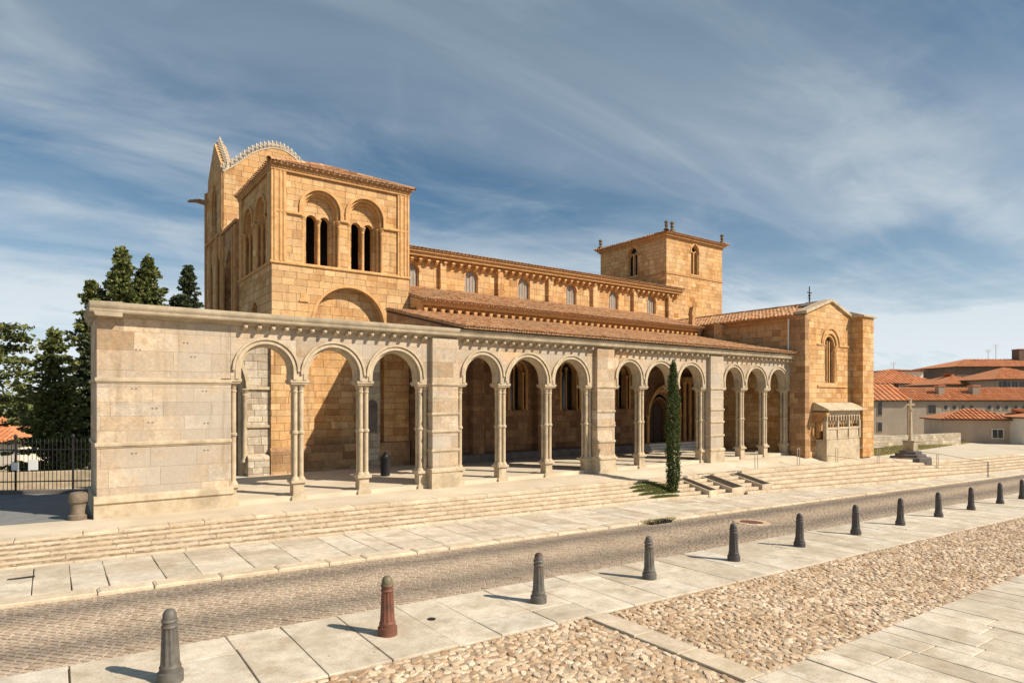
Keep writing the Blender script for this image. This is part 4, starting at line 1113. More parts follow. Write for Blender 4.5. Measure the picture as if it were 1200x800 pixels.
for a_ in ((36.5, -.06, 6.46, 37.08, .1, 6.56), (38.98, -.06, 6.46, 40.3, .1, 6.56), (36.5, -.07, 3.98, 39.95, .1, 4.1)): mb = MB(); fbox(mb, VF, *a_); mb.build('string_course', M['trim'], tr, bevel=.02)
mb = MB()                                                     # raked coping of the gable
for s_, x1 in ((-1, VX0 - .2), (1, VX1 + .12)):
    z1 = vtop(x1)
    mb.prism([(AX, 9.12), (AX, 9.30), (x1, z1 + .18), (x1, z1)], 'y', VY - .14, VY + .62)
mb.build('gable_coping', M['gtrim'], tr, bevel=.02)
mb = MB(); mb.box(VX0 - .16, VY - .02, -.3, VX0 + .3, 20.6, 8.12); mb.build('buttress', M['sand_dark'], tr)
mb = MB(); mb.box(40.55, 19.0, -.3, 41.95, 20.6, 8.35); b_ = mb.build('buttress', M['sand'], tr)
mb = MB(); mb.prism([(18.86, 8.35), (18.86, 8.45), (19.7, 8.72), (20.75, 8.72), (20.75, 8.35)], 'x', 40.42, 42.1); mb.build('coping', M['gtrim'], b_, bevel=.015)
mb = MB(); mb.box(VX0 - .55, 25.0, 5, VX0 - .001, 25.6, 8.0); mb.prism([(25.0, 8.0), (25.6, 8.0), (25.6, 8.3)], 'x', VX0 - .55, VX0); mb.build('buttress', M['sand'], tr)
mb = MB(); mb.lathe(VX0 - .12, 20.72, [(.06, 5.9), (.06, 8.0)], 8); mb.build('downpipe', M['whitestone'], tr, smooth=True)
mb = MB(); mb.box(VX0 - .12, VY + .2, 7.9, VX0 + .3, 32, 8.05); mb.box(VX0 - .26, VY + .2, 8.051, VX0 + .3, 32, 8.14); mb.build('eaves_cornice', M['trim_dark'], tr)
wv_ = Vector((AX - VX0 + .4, 0, .92))
tile_sheet('roof', M['tile'], tr, (VX0 - .4, 32.6, 8.17), (0, -1, 0), wv_, 12.3, wv_.length, seed=9)
tile_sheet('roof', M['tile'], tr, (VX1 + .25, 20.3, 8.2), (0, 1, 0), (-(VX1 + .25 - AX), 0, .89), 12.3, 3.0, seed=10)
cap_row('ridge_tiles', M['tile'], tr, (AX, 20.3, 9.12), (AX, 32.6, 9.12))
mb = MB(); mb.prism([(36.9, 8.9), (AX, 9.28), (39.1, 8.9)], 'y', 20.3, 21.2); mb.build('saddle_stone', M['plinth'], tr)
mb = MB(); mb.tube((AX, 21.0, 9.2), (AX, 21.0, 10.25), .045, .03); mb.tube((AX - .26, 21.0, 9.85), (AX + .26, 21.0, 9.85), .03, .03); mb.tube((AX - .2, 21, 9.5), (AX + .2, 21, 9.5), .02, .02); mb.lathe(AX, 21.0, [(.02, 9.6), (.09, 9.68), (.02, 9.76)], 8)
mb.build('roof_cross', M['iron'], tr)
# --- canopied wall tomb on the transept front
mb = MB(); mb.box(36.35, 19.05, -.4, 40.25, 19.698, .93); tomb = mb.build('wall_tomb', M['gtrim'], church)
mb = MB(); mb.prism([(19.7, 3.06), (19.55, 3.08), (18.72, 2.68), (18.72, 2.60), (19.7, 2.60)], 'x', 35.95, 40.4); mb.build('canopy_roof', M['gtrim'], tomb, bevel=.02)
TF = fr_s(19.0)
mb = MB(); cs = [36.35 + .0 + 3.78 * (i + .5) / 12 for i in range(12)]
arch_wall(mb, TF, 36.3, 40.2, 2.0, 2.575, [(c, .24, 2.0, 2.2, 'round') for c in cs], 0, .2)
for i, c in enumerate([36.3] + [36.3 + 3.9 * k_ / 12 for k_ in range(1, 12)] + [40.2]):
    if i % 4 == 0: mb.box(c - .07, 19.0, .93, c + .07, 19.2, 2.0)
    else: mb.lathe(c, 19.1, [(.07, 1.98), (.045, 1.93), (.06, 1.84), (.02, 1.78)], 8)
mb.build('hanging_arches', M['gtrim'], tomb)
mb = MB(); mb.box(36.3, 19.02, 1.5, 40.2, 19.25, 1.62); mb.box(36.3, 19.02, .93, 40.2, 19.25, 1.0); mb.box(36.38, 19.06, 1.0, 40.1, 19.22, 1.5)
for c in (37.6, 38.9): mb.box(c - .06, 19.01, 1.0, c + .06, 19.2, 1.5)
mb.build('tomb_chest', M['gtrim'], tomb, bevel=.01)
mb = MB(); mb.box(36.3, 19.45, 1.0, 40.2, 19.65, 2.57); mb.build('tomb_niche', M['trim_dark'], tomb)
mb = MB(); mb.box(35.95, 18.85, 2.35, 36.28, 19.69, 2.52); mb.prism([(18.95, 2.35), (19.69, 2.35), (19.69, 1.9)], 'x', 36.02, 36.22); mb.build('corbel', M['trim_dark'], tomb)

# ------------------------------------------------------------------ plants
def leaf_faces(mb, rnd, c, r, n, size, flat=1.0, droop=0.0, along=None):
    for _ in range(n):
        th = rnd.uniform(0, 2 * math.pi); ph = math.acos(rnd.uniform(-1, 1)); q = r * rnd.random() ** .45
        p = Vector((c[0] + q * math.sin(ph) * math.cos(th), c[1] + q * math.sin(ph) * math.sin(th), c[2] + q * math.cos(ph) * flat))
        d = Vector((rnd.gauss(0, 1), rnd.gauss(0, 1), rnd.gauss(0, .6) - droop))
        if along is not None: d += along * 1.6
        d.normalize(); s = d.orthogonal(); s.rotate(__import__('mathutils').Quaternion(d, rnd.uniform(0, 6.28))); s.normalize()
        l = size * rnd.uniform(.7, 1.5); w = l * rnd.uniform(.28, .5)
        k = len(mb.v); mb.v += [tuple(p - d * l * .5), tuple(p + s * w), tuple(p + d * l * .6), tuple(p - s * w)]
        mb.f.append((k, k + 1, k + 2, k + 3))

def conifer(x, y, z, H, rad, seed, label, mat='conifer', nb=60, bare=.12, tips=1, size=.32, power=.75, group='conifers beyond the railing'):
    rnd = random.Random(seed)
    t = thing('conifer_tree', label, 'tree', (x, y, z), group)
    tr = MB(); cr = MB()
    tops = [(x, y, H)] + [(x + rnd.uniform(-.28, .28) * rad * 1.4, y + rnd.uniform(-.3, .3) * rad, H * rnd.uniform(.82, .95)) for _ in range(tips - 1)]
    for tx, ty, h in tops:
        tr.tube((x, y, z), ((x + tx) / 2, (y + ty) / 2, z + h * .5), H * .018, H * .010, 7)
        tr.tube(((x + tx) / 2, (y + ty) / 2, z + h * .5), (tx, ty, z + h), H * .010, .015, 6)
        for i in range(nb):
            f = bare + (1 - bare) * (i + rnd.random()) / nb
            cx, cy = (x + (tx - x) * f, y + (ty - y) * f)
            L = rad * (1 - f) ** power * rnd.uniform(.45, 1.3) * (0.8 if tips > 1 else 1) + .12
            a = rnd.uniform(0, 6.283); up = rnd.uniform(-.05, .45) + (f > .85) * .6
            d = Vector((math.cos(a), math.sin(a), up)).normalized()
            b0 = Vector((cx, cy, z + h * f)); b1 = b0 + d * L
            tr.tube(b0, b1, .02 + .012 * L, .008, 4)
            m = max(2, int(L / (size * .75)))
            for q in range(m):
                g = (q + .8) / m
                p = b0 + (b1 - b0) * g + Vector((rnd.gauss(0, .06), rnd.gauss(0, .06), -.10 * L * g * g))
                leaf_faces(cr, rnd, p, size * (1.0 - .55 * g) * rnd.uniform(.6, 1.15), 15, size * .43, .6, .12, d)
        leaf_faces(cr, rnd, (tx, ty, z + h), size * .5, 14, size * .5, 1.6, 0, Vector((0, 0, 1)))
    tr.build('trunk', M['bark'], t, smooth=True, recalc=False)
    cr.build('crown', M[mat], t, recalc=False)
    return t
conifer(.15, 51.8, -2.6, 10.2, 2.6, 41, 'olive green conifer with a dense ragged cone standing left of the arcade end wall', 'conifer', 210, .08, 1, .55, .62)
conifer(2.5, 58.0, -2.6, 10.6, 2.5, 42, 'dark conifer half hidden behind the left edge of the end wall', 'conifer_dark', 170, .1, 2, .55, .62)
conifer(5.5, 70.5, -2.6, 20.0, 6.8, 43, 'tall pointed conifer with tallest top showing above the arcade end wall', 'conifer', 250, .45, 3, .66, .8)
conifer(7.8, 71.5, -2.6, 19.6, 6.6, 44, 'conifer touching the tallest one on its right, seen above the cornice', 'conifer', 250, .45, 3, .66, .8)
conifer(12.0, 75.5, -2.6, 20.0, 6.4, 45, 'blue dark conifer with several tips close to the crested tower', 'conifer_dark', 200, .45, 3, .66, .8)
conifer(3.7, 70.8, -2.6, 16.0, 4.0, 46, 'small conifer whose tip barely tops the left end of the cornice', 'conifer_dark', 110, .45, 1, .6, .8)

def cedar(x, y, z, H, seed):
    rnd = random.Random(seed); t = thing('cedar_tree', 'open cedar with flat spreading boughs and bare limbs at the far left edge', 'tree', (x, y, z))
    tr = MB(); cr = MB()
    tr.tube((x, y, z), (x + .3, y, z + H * .55), .34, .26, 8); tr.tube((x + .3, y, z + H * .55), (x + .1, y, z + H), .26, .08, 7)
    for i in range(17):
        f = .35 + .65 * i / 16; a = rnd.uniform(0, 6.28) if i % 3 else rnd.choice([-.2, 3.0]); L = (5.2 - 2.6 * f) * rnd.uniform(.7, 1.1)
        b0 = Vector((x + .2, y, z + H * f)); d = Vector((math.cos(a), math.sin(a), rnd.uniform(-.05, .3))); b1 = b0 + d * L
        tr.tube(b0, b1, .11, .03, 5)
        for q in range(13):
            g = .3 + .7 * q / 12; p = b0 + (b1 - b0) * g + Vector((rnd.gauss(0, .35), rnd.gauss(0, .35), .1))
            if rnd.random() < .8: leaf_faces(cr, rnd, p, .75, 34, .22, .5, .0, d * .4)
    tr.build('trunk', M['bark'], t, smooth=True, recalc=False); cr.build('crown', M['conifer'], t, recalc=False)
cedar(-4.1, 57.0, -2.6, 11.2, 51)

def italian_cypress(x, y, z, H, r, seed):
    rnd = random.Random(seed); t = thing('cypress_tree', 'slim column shaped green cypress standing before the gallery by the planting beds', 'tree', (x, y, z))
    tr = MB(); tr.tube((x, y, z - .1), (x, y, z + H * .9), .06, .02, 7); cr = MB()
    n = 620
    for i in range(n):
        f = (i + rnd.random()) / n
        prof = min(1, .72 + f * 1.5) * (1 - max(0, (f - .6) / .4) ** 2.0 * .82)
        a = rnd.uniform(0, 6.28); q = r * prof * rnd.uniform(.55, 1.0) * (1 + .10 * math.sin(f * 31 + a * 2) + .08 * math.sin(a * 5 + f * 9))
        p = (x + q * math.cos(a) + .03 * math.sin(f * 9), y + q * math.sin(a), z + .08 + f * (H - .12))
        leaf_faces(cr, rnd, p, .10, 18, .055, 1.5, 0, Vector((math.cos(a) * .35, math.sin(a) * .35, 1)))
    leaf_faces(cr, rnd, (x + .01, y, z + H), .07, 40, .05, 2.6, 0, Vector((0, 0, 1)))
    tr.build('trunk', M['bark'], t); cr.build('crown', M['cypress'], t, recalc=False)

def surf(x, y):
    if y >= YE: return plaza_z(x, y)
    if y <= ysi(x): return zs(x) + .06
    return step_z(x, (YE - y) / (YE - ysi(x)) * NS)
CYX, CYY = 21.12, 17.6
italian_cypress(CYX, CYY, surf(CYX, CYY) - .02, 5.45, .265, 61)

def blades(name, mat, pts_fn, n, h, seed, w=.012):
    rnd = random.Random(seed); mb = MB()
    for _ in range(n):
        x, y, z = pts_fn(rnd); a = rnd.uniform(0, 6.28); l = h * rnd.uniform(.4, 1.2); dx, dy = math.cos(a) * w, math.sin(a) * w; lx, ly = rnd.gauss(0, .4) * l, rnd.gauss(0, .4) * l
        k = len(mb.v); mb.v += [(x - dx, y - dy, z), (x + dx, y + dy, z), (x + lx, y + ly, z + l)]; mb.f.append((k, k + 1, k + 2))
    return tag(mb.build(name, M[mat], recalc=False), kind='stuff')
# grassy mound round the cypress, and its earth
GX0, GX1 = 19.3, 21.5
def mound(x, y):
    t = max(0, 1 - ((x - 20.45) / 1.35) ** 2 - ((y - 17.95) / .75) ** 2)
    return surf(x, y) - .05 + .13 * math.sqrt(t)
mb = MB(); N_ = 20; idx = {}
for i in range(N_ + 1):
    for j in range(N_ + 1):
        x = 19.0 + 2.7 * i / N_; y = 17.2 + 1.5 * j / N_; idx[i, j] = len(mb.v); mb.v.append((x, y, mound(x, y)))
for i in range(N_):
    for j in range(N_):
        mb.f.append((idx[i, j], idx[i + 1, j], idx[i + 1, j + 1], idx[i, j + 1]))
tag(mb.build('grass_mound', M['soil'], recalc=False, smooth=True), kind='structure')
def gp(r):
    while True:
        x, y = r.uniform(19, 21.7), r.uniform(17.2, 18.7)
        if ((x - 20.45) / 1.33) ** 2 + ((y - 17.95) / .73) ** 2 < 1: return x, y, mound(x, y)
blades('grass', 'grass', gp, 6000, .06, 71, .014)
def gp2(r):
    x = r.uniform(48, 100); y = 24.0 + (x - 48) * .16 + r.uniform(-1.6, 1.6); return x, y, plaza_z(x, y)
blades('dry_grass', 'drygrass', gp2, 16000, .18, 72, .05)
def gp3(r):
    x = r.uniform(15.2, 17.0); y = yk(x) + r.gauss(.02, .1); return x, y, zs(x) + .05
blades('kerb_weeds', 'drygrass', gp3, 260, .10, 73, .012)
# rough shrubs beyond the railing, one low mass that cannot be counted
rnd = random.Random(81); mb = MB()
for _ in range(420):
    x = rnd.uniform(-30, 16); y = rnd.uniform(80, 104); z = terr(x, y)
    leaf_faces(mb, rnd, (x, y, z + rnd.uniform(.5, 7.5) * (1 if x < -2 or x > 2 else .8)), 1.5, 46, .5, .7)
tag(mb.build('far_shrubbery', M['conifer'], recalc=False), kind='stuff')
rnd = random.Random(82); mb = MB()
for _ in range(300):
    x = rnd.uniform(-9, 16); y = rnd.uniform(44, 48) ; z = terr(x, y)
    leaf_faces(mb, rnd, (x, y, z + rnd.uniform(.1, 1.3)), .6, 30, .2, .7)
tag(mb.build('hedge', M['conifer_dark'], recalc=False), 'dark clipped hedge running behind the parked car and railing', 'hedge')

# ------------------------------------------------------------------ planting beds cut into the steps
beds = [((22.7, 18.85), .62), ((24.3, 18.85), .95), ((26.6, 18.85), .8)]
for i, ((bx, by), w) in enumerate(beds):
    lab = ('sunken stone bordered bed nearest the cypress', 'widest sunken stone bordered bed, between two narrower ones', 'small sunken stone bed, rightmost of the row on the steps')[i]
    yb = 16.95; zb = surf(bx, by) - .02
    t = thing('planting_bed', lab, 'planting bed', (bx, (by + yb) / 2, zb), 'stone bordered beds in the steps')
    m = MB()
    za, zc = surf(bx, by) + .01, surf(bx, by) - .40
    for a, b in ((bx, bx + .07), (bx + w - .07, bx + w)):
        m.add([(a, by, za - .9), (b, by, za - .9), (b, yb, zc - .9), (a, yb, zc - .9), (a, by, za), (b, by, za), (b, yb, zc), (a, yb, zc)], [(0, 1, 2, 3), (4, 5, 6, 7), (0, 1, 5, 4), (1, 2, 6, 5), (2, 3, 7, 6), (3, 0, 4, 7)])
    m.box(bx + .081, by - .08, za - .9, bx + w - .081, by, za - .003); m.box(bx + .081, yb, zc - .9, bx + w - .081, yb + .08, zc - .003)
    m.build('stone_border', M['kerb'], t, bevel=.01)
    m = MB(); m.add([(bx + .07, by - .08, za - .08), (bx + w - .07, by - .08, za - .08), (bx + w - .07, yb + .08, zc - .08), (bx + .07, yb + .08, zc - .08)], [(0, 1, 2, 3)])
    m.build('soil_and_shade', M['soil'], t, recalc=False)  # near-black soil whose colour also carries the shade inside the sunken bed

# ------------------------------------------------------------------ bollards along the pavement
def bollard_mesh():
    m = MB()
    prof = [(.150, -.03), (.150, .10), (.146, .125), (.128, .135), (.124, .17), (.128, .185), (.122, .20), (.116, .21)]
    m.lathe(0, 0, prof, 32)
    m.lathe(0, 0, [(.116, .209), (.112, .25), (.092, .66), (.088, .675)], 64, flute=.013, nfl=10, zlo=.24, zhi=.665)
    m.lathe(0, 0, [(.094, .673), (.099, .685), (.094, .70), (.087, .705), (.085, .735), (.096, .745), (.098, .758), (.09, .772), (.082, .778), (.083, .80), (.078, .84), (.064, .875), (.04, .898), (.012, .906)], 32)
    return m
blabels = {
    0: 'weathered grey fluted iron bollard nearest the camera, cut off by the bottom of the photo',
    1: 'rusty red brown fluted iron bollard with a worn olive cap',
    2: 'grey fluted iron bollard with a brown cap, right of the rusty red one',
    3: 'grey iron bollard on the pavement, second to the right of the rusty red one',
    4: 'dark slim iron bollard just left of the manhole cover in the road',
    5: 'dark iron bollard just right of the manhole cover in the road',
    6: 'dark iron bollard, seventh from the left in the line along the road',
    7: 'dark iron bollard below the stone cross, eighth from the left in its line',
    8: 'dark iron bollard, fourth from the right end of the line by the road',
    9: 'dark iron bollard, third from the right end of the line by the road',
    10: 'dark iron bollard last but one at the right end of the line by the road',
    11: 'small looking dark iron bollard, the last one at the right edge of the photo'}
bx_ = [1.22, 4.2, 7.23, 10.3, 13.39, 16.47, 19.78, 22.99, 26.34, 29.72, 33.3, 36.47]
bproto = {}
for i, x in enumerate(bx_):
    y = 8.92 + .028 * x; z = zs(x) + .03
    mk = 'castrust' if i == 1 else ('castiron' if i in (0, 2, 3) else 'castdark')
    t = thing('bollard', blabels[i], 'bollard', (x, y, z), 'iron bollards along the pavement edge', rotz=.3 * i)
    if mk not in bproto:
        o = bollard_mesh().build('shaft', M[mk], None, smooth=True); bproto[mk] = o.data
        bpy.data.objects.remove(o)
    b = bpy.data.objects.new('shaft', bproto[mk]); COL.objects.link(b); b.parent = t
    t.rotation_euler = (R(random.uniform(-1, 1)), R(random.uniform(-1, 1)), .3 * i)
    if i == 1:
        m = MB(); m.lathe(0, 0, [(.0985, .772), (.086, .782), (.086, .80), (.081, .842), (.066, .879), (.041, .902), (.012, .911)], 32)
        cp = m.build('cap', cast_iron('olive_cap_paint', (.12, .10, .06), (.19, .165, .10), (.10, .06, .03)), None, smooth=True); cp.parent = t
        cp['label'] = 'worn olive domed cap'
    if i == 2:
        m = MB(); m.lathe(0, 0, [(.075, .85), (.066, .878), (.042, .901), (.012, .910)], 32)
        cp = m.build('cap', cast_iron('brown_cap_paint', (.07, .045, .035), (.11, .065, .045), (.10, .05, .035)), None, smooth=True); cp.parent = t; cp['label'] = 'rust brown domed cap'

# ------------------------------------------------------------------ small things on the ground
t = thing('manhole_cover', 'round iron manhole cover with a worn stone ring in the road', 'manhole cover', (18.9, 12.45, zs(18.9)))
m = MB(); m.lathe(18.9, 12.45, [(.36, -.03), (.36, .022), (.33, .026)], 32); m.v = [(x, y, z + zs(x)) for x, y, z in m.v]; m.build('cover', M['castrust'], t)
m = MB()
for i in range(14):
    a = 6.283 * i / 14; slab(m, [(18.9 + r_ * math.cos(a + q), 12.45 + r_ * math.sin(a + q)) for r_, q in ((.38, 0), (.38, .42), (.6, .42), (.6, 0))], zst, .022, rnd=rnd)
m.build('stone_ring', M['cobble'], t, recalc=True)
gx, gy = 16.0, 13.62
t = thing('drain_grate', 'dark storm drain mouth at the kerb with dry weeds growing by it', 'drain', (gx, gy, zs(gx)))
m = MB(); m.box(gx - .55, gy + .15, zs(gx) + .005, gx + .5, gy + .50, zs(gx) + .06)
for i in range(9): m.box(gx - .5 + .11 * i, gy + .12, zs(gx) + .0, gx - .44 + .11 * i, gy + .52, zs(gx) + .075)
m.build('grate', M['iron'], t)
sx, sy = -.45, 15.45
t = thing('slot_drain', 'narrow dark slot drain set in the walkway at the far left', 'drain', (sx, sy, zs(sx) + .06))
m = MB(); m.box(sx - .21, sy - .04, zs(sx) + .06, sx + .21, sy + .04, zs(sx) + .075); m.build('slot', M['iron'], t)
t = thing('water_valve_cap', 'little round dark valve cap sunk in the pavement right of the rusty bollard', 'valve cap', (5.12, 9.32, zs(5.12)))
m = MB(); m.lathe(5.12, 9.32, [(.07, zs(5.12)), (.07, zs(5.12) + .036), (.05, zs(5.12) + .038)], 16); m.build('cap', M['iron'], t)

# black litter bin inside the gallery
bxn, byn = 11.05, 24.0
t = thing('litter_bin', 'black litter bin standing in the gallery behind the third arch', 'litter bin', (bxn, byn, .14))
m = MB(); m.lathe(bxn, byn, [(.15, .14), (.19, .17), (.2, .85), (.21, .87), (.21, .91), (.18, .93)], 20); m.build('body', M['bin'], t, smooth=True)
m = MB(); m.lathe(bxn, byn, [(.17, .93), (.15, 1.0), (.06, 1.06), (.07, 1.1), (.03, 1.14)], 20); m.build('lid', M['bin'], t, smooth=True)
# stone guard post at the corner of the end wall
gx, gy = .62, 20.9
t = thing('guard_stone', 'squat dark stone guard post against the left corner of the end wall', 'guard stone', (gx, gy, 0))
m = MB(); m.lathe(gx, gy, [(.24, -.05), (.24, .12), (.19, .16), (.18, .42), (.23, .48), (.23, .66), (.19, .72), (.1, .75)], 12); m.build('post', M['finial'], t, smooth=True)

# iron railing across the lane, left of the portico
def railing():
    a = Vector((-9.0, 32.2, 0)); b = Vector((1.45, 26.5, 0)); L = (b - a).length; d = (b - a) / L
    t = thing('iron_railing', 'black iron railing with spear tops across the lane left of the arcade', 'railing', tuple(a))
    nrm = Vector((-d.y, d.x, 0)); m = MB(); n = int(L / .13)
    for i in range(n + 1):
        p = a + d * (L * i / n); h = 1.78
        if i % 14 == 0: continue
        m.tube(p + Vector((0, 0, .14)), p + Vector((0, 0, h)), .011, .011, 5); m.tube(p + Vector((0, 0, h)), p + Vector((0, 0, h + .13)), .024, .003, 5)
    m.build('bars', M['iron'], t, smooth=True)
    for z in (.42, 1.52):
        m = MB(); q = a + Vector((0, 0, z)); r_ = b + Vector((0, 0, z))
        m.add([tuple(p + nrm * s_ * .015 + Vector((0, 0, w))) for p in (q, r_) for s_, w in ((-1, -.02), (1, -.02), (1, .02), (-1, .02))], [(0, 1, 2, 3), (4, 5, 6, 7), (0, 1, 5, 4), (1, 2, 6, 5), (2, 3, 7, 6), (3, 0, 4, 7)])
        m.build('rail', M['iron'], t)
    for i in range(0, n + 1, 14):
        p = a + d * (L * i / n); m = MB(); m.tube(p, p + Vector((0, 0, 1.9)), .035, .035, 6); m.lathe(p.x, p.y, [(.02, 1.9), (.06, 1.95), (.055, 2.0), (.01, 2.06)], 8); m.build('post', M['iron'], t)
    m = MB(); m.add([tuple(p + nrm * s_ * .16 + Vector((0, 0, w))) for p in (a, b) for s_, w in ((-1, -.2), (1, -.2), (1, .12), (-1, .12))], [(0, 1, 2, 3), (4, 5, 6, 7), (0, 1, 5, 4), (1, 2, 6, 5), (2, 3, 7, 6), (3, 0, 4, 7)])
    m.build('base_kerb', M['plinth'], t)
    return a, b, d, nrm
ra, rb, rd, rn = railing()
# pale path and a low parapet behind the railing
def strip(name, mat, pts, w, z0, h, lab=None, cat=None):
    a, b = Vector(pts[0]), Vector(pts[1]); d = (b - a).normalized(); n = Vector((-d.y, d.x, 0)) * w
    m = MB(); m.add([(p.x + q.x, p.y + q.y, z) for p in (a, b) for q, z in ((-n, z0), (n, z0), (n, h), (-n, h))], [(0, 1, 2, 3), (4, 5, 6, 7), (0, 1, 5, 4), (1, 2, 6, 5), (2, 3, 7, 6), (3, 0, 4, 7)])
    o = m.build(name, M[mat]); return tag(o, lab, cat)
strip('parapet', 'gtrim', [(-16, 41.5, 0), (12, 33.5, 0)], .25, -2.2, -.12, 'low pale stone parapet running just behind the iron railing', 'parapet')
# small notice panels wired to the railing
for px_, mt, w, lab in ((-1.60, 'blue', .26, 'small blue notice panel wired to the iron railing'), (-.95, 'white', .22, 'small white notice panel in the middle of the three on the railing'), (-.45, 'white', .30, 'larger white notice panel nearest the end wall on the railing')):
    k_ = (px_ - ra.x) / rd.x; p = ra + rd * k_ - rn * .05; u = rd * (w / 2)
    t = thing('notice_panel', lab, 'sign', (p.x, p.y, .95), 'notice panels on the railing')
    m = MB(); q = Vector((0, 0, 0)); th = rn * .012; z0 = .82 if mt == 'white' else .86
    m.add([tuple(p + s1 * u + s2 * th + Vector((0, 0, z))) for z in (z0, z0 + w * 1.2) for s1, s2 in ((-1, -1), (1, -1), (1, 1), (-1, 1))], [(0, 1, 2, 3), (4, 5, 6, 7), (0, 1, 5, 4), (1, 2, 6, 5), (2, 3, 7, 6), (3, 0, 4, 7)])
    m.build('panel', M[mt], t)

# parked car behind the railing
def parked_car(x, y, z, rot, paint, label):
    t = thing('parked_car', label, 'car', (x, y, z), None, rot)
    def put(m, name, mat, parent, smooth=False, bevel=0):
        o = m.build(name, mat, None, smooth=smooth, bevel=bevel); o.parent = parent; return o
    m = MB(); prof = [(-2.05, .28), (-2.1, .62), (-1.95, .86), (-1.45, .95), (-.75, 1.42), (.75, 1.46), (1.55, .98), (2.02, .92), (2.1, .55), (2.05, .28)]
    m.prism(prof, 'y', -.84, .84); body = put(m, 'body', M[paint], t, bevel=.07)
    m = MB()
    for s_ in (-1, 1): m.prism([(-1.2, .98), (-.68, 1.34), (.66, 1.37), (1.25, 1.0)], 'y', s_ * .835, s_ * .85)
    m.prism([(-1.44, .99), (-.8, 1.41), (-.76, 1.40), (-1.38, .98)], 'y', -.7, .7); m.prism([(.80, 1.44), (1.50, 1.02), (1.46, 1.0), (.78, 1.41)], 'y', -.7, .7)
    m.v = [(a * 1.012, b, c + .01) for a, b, c in m.v]; put(m, 'window', M['dglass'], t)
    for wx in (-1.3, 1.3):
        for s_ in (-1, 1):
            m = MB(); m.tube((wx, s_ * .66, .31), (wx, s_ * .86, .31), .31, .31, 20); w = put(m, 'wheel', M['rubber'], t)
            m = MB(); m.tube((wx, s_ * .85, .31), (wx, s_ * .868, .31), .19, .17, 14); put(m, 'rim', M['rail'], w)
    for s_ in (-1, 1):
        m = MB(); m.box(-2.08, s_ * .62 - .12, .62, -1.93, s_ * .62 + .12, .78); put(m, 'headlight', M['white'], t)
        m = MB(); m.box(1.95, s_ * .66 - .1, .66, 2.09, s_ * .66 + .1, .86); put(m, 'tail_light', M['red'], t)
    m = MB(); m.box(-2.125, -.26, .42, -2.09, .26, .53); put(m, 'number_plate', M['white'], t)
    return t
parked_car(-1.3, 42.8, terr(-1.3, 42.8) + .03, R(20), 'carpaint', 'dark parked car seen through the iron railing')

# ------------------------------------------------------------------ stone cross on steps and the thin railing, right of the church
cx_, cy_ = 47.2, 19.0
cz = surf(cx_, cy_)
t = thing('stone_cross', 'tall slender stone cross on a stepped round base beyond the church', 'cross', (cx_, cy_, cz))
m = MB()
for i, (r_, z0, z1) in enumerate(((1.3, -.6, .16), (.98, .161, .36), (.7, .361, .56))):
    m.lathe(cx_, cy_, [(r_, cz + z0), (r_, cz + z1 - .03), (r_ - .03, cz + z1)], 8)
m.build('stepped_base', M['plinth'], t)
m = MB(); m.box(cx_ - .34, cy_ - .34, cz + .56, cx_ + .34, cy_ + .34, cz + 1.2); m.box(cx_ - .4, cy_ - .4, cz + 1.2, cx_ + .4, cy_ + .4, cz + 1.28); m.build('pedestal', M['gcorn'], t, bevel=.03)
m = MB(); m.lathe(cx_, cy_, [(.16, cz + 1.28), (.12, cz + 1.36), (.095, cz + 3.22), (.17, cz + 3.30), (.17, cz + 3.36)], 10); m.build('shaft', M['gtrim'], t, smooth=True)
m = MB(); ca, sa = .8, -.6
m.box(-.075, -.06, 3.36, .075, .06, 4.02); m.box(-.28, -.055, 3.62, .28, .055, 3.76)
m.lathe(0, 0, [(.06, 4.02), (.1, 4.06), (.02, 4.12)], 8)
m.v = [(cx_ + x * ca - y * sa, cy_ + x * sa + y * ca, z + cz) for x, y, z in m.v]
m.build('cross_head', M['gtrim'], t, bevel=.01)

pp = [(28.9, 18.75), (32.9, 18.8), (36.6, 18.6), (41.0, 18.3), (47.0, 17.3), (48.2, 14.9)]
t = thing('hand_rail', 'thin painted steel hand rail on slim posts along the terrace steps at the right', 'hand rail', (pp[0][0], pp[0][1], surf(*pp[0])))
for x, y in pp:
    z = surf(x, y); m = MB()
    for dx in (-.12, .12): m.tube((x + dx, y, z - .05), (x + dx, y, z + .95), .018, .018, 6)
    m.tube((x - .12, y, z + .95), (x + .12, y, z + .95), .018, .018, 6); m.build('post', M['rail'] if x < 47.5 else M['iron'], t, smooth=True)
for (x0, y0), (x1, y1) in list(zip(pp[:-1], pp[1:]))[2:]:
    m = MB(); m.tube((x0, y0, surf(x0, y0) + .95), (x1, y1, surf(x1, y1) + .95), .012, .012, 5); m.build('rail', M['rail'] if x0 < 40 else M['iron'], t)

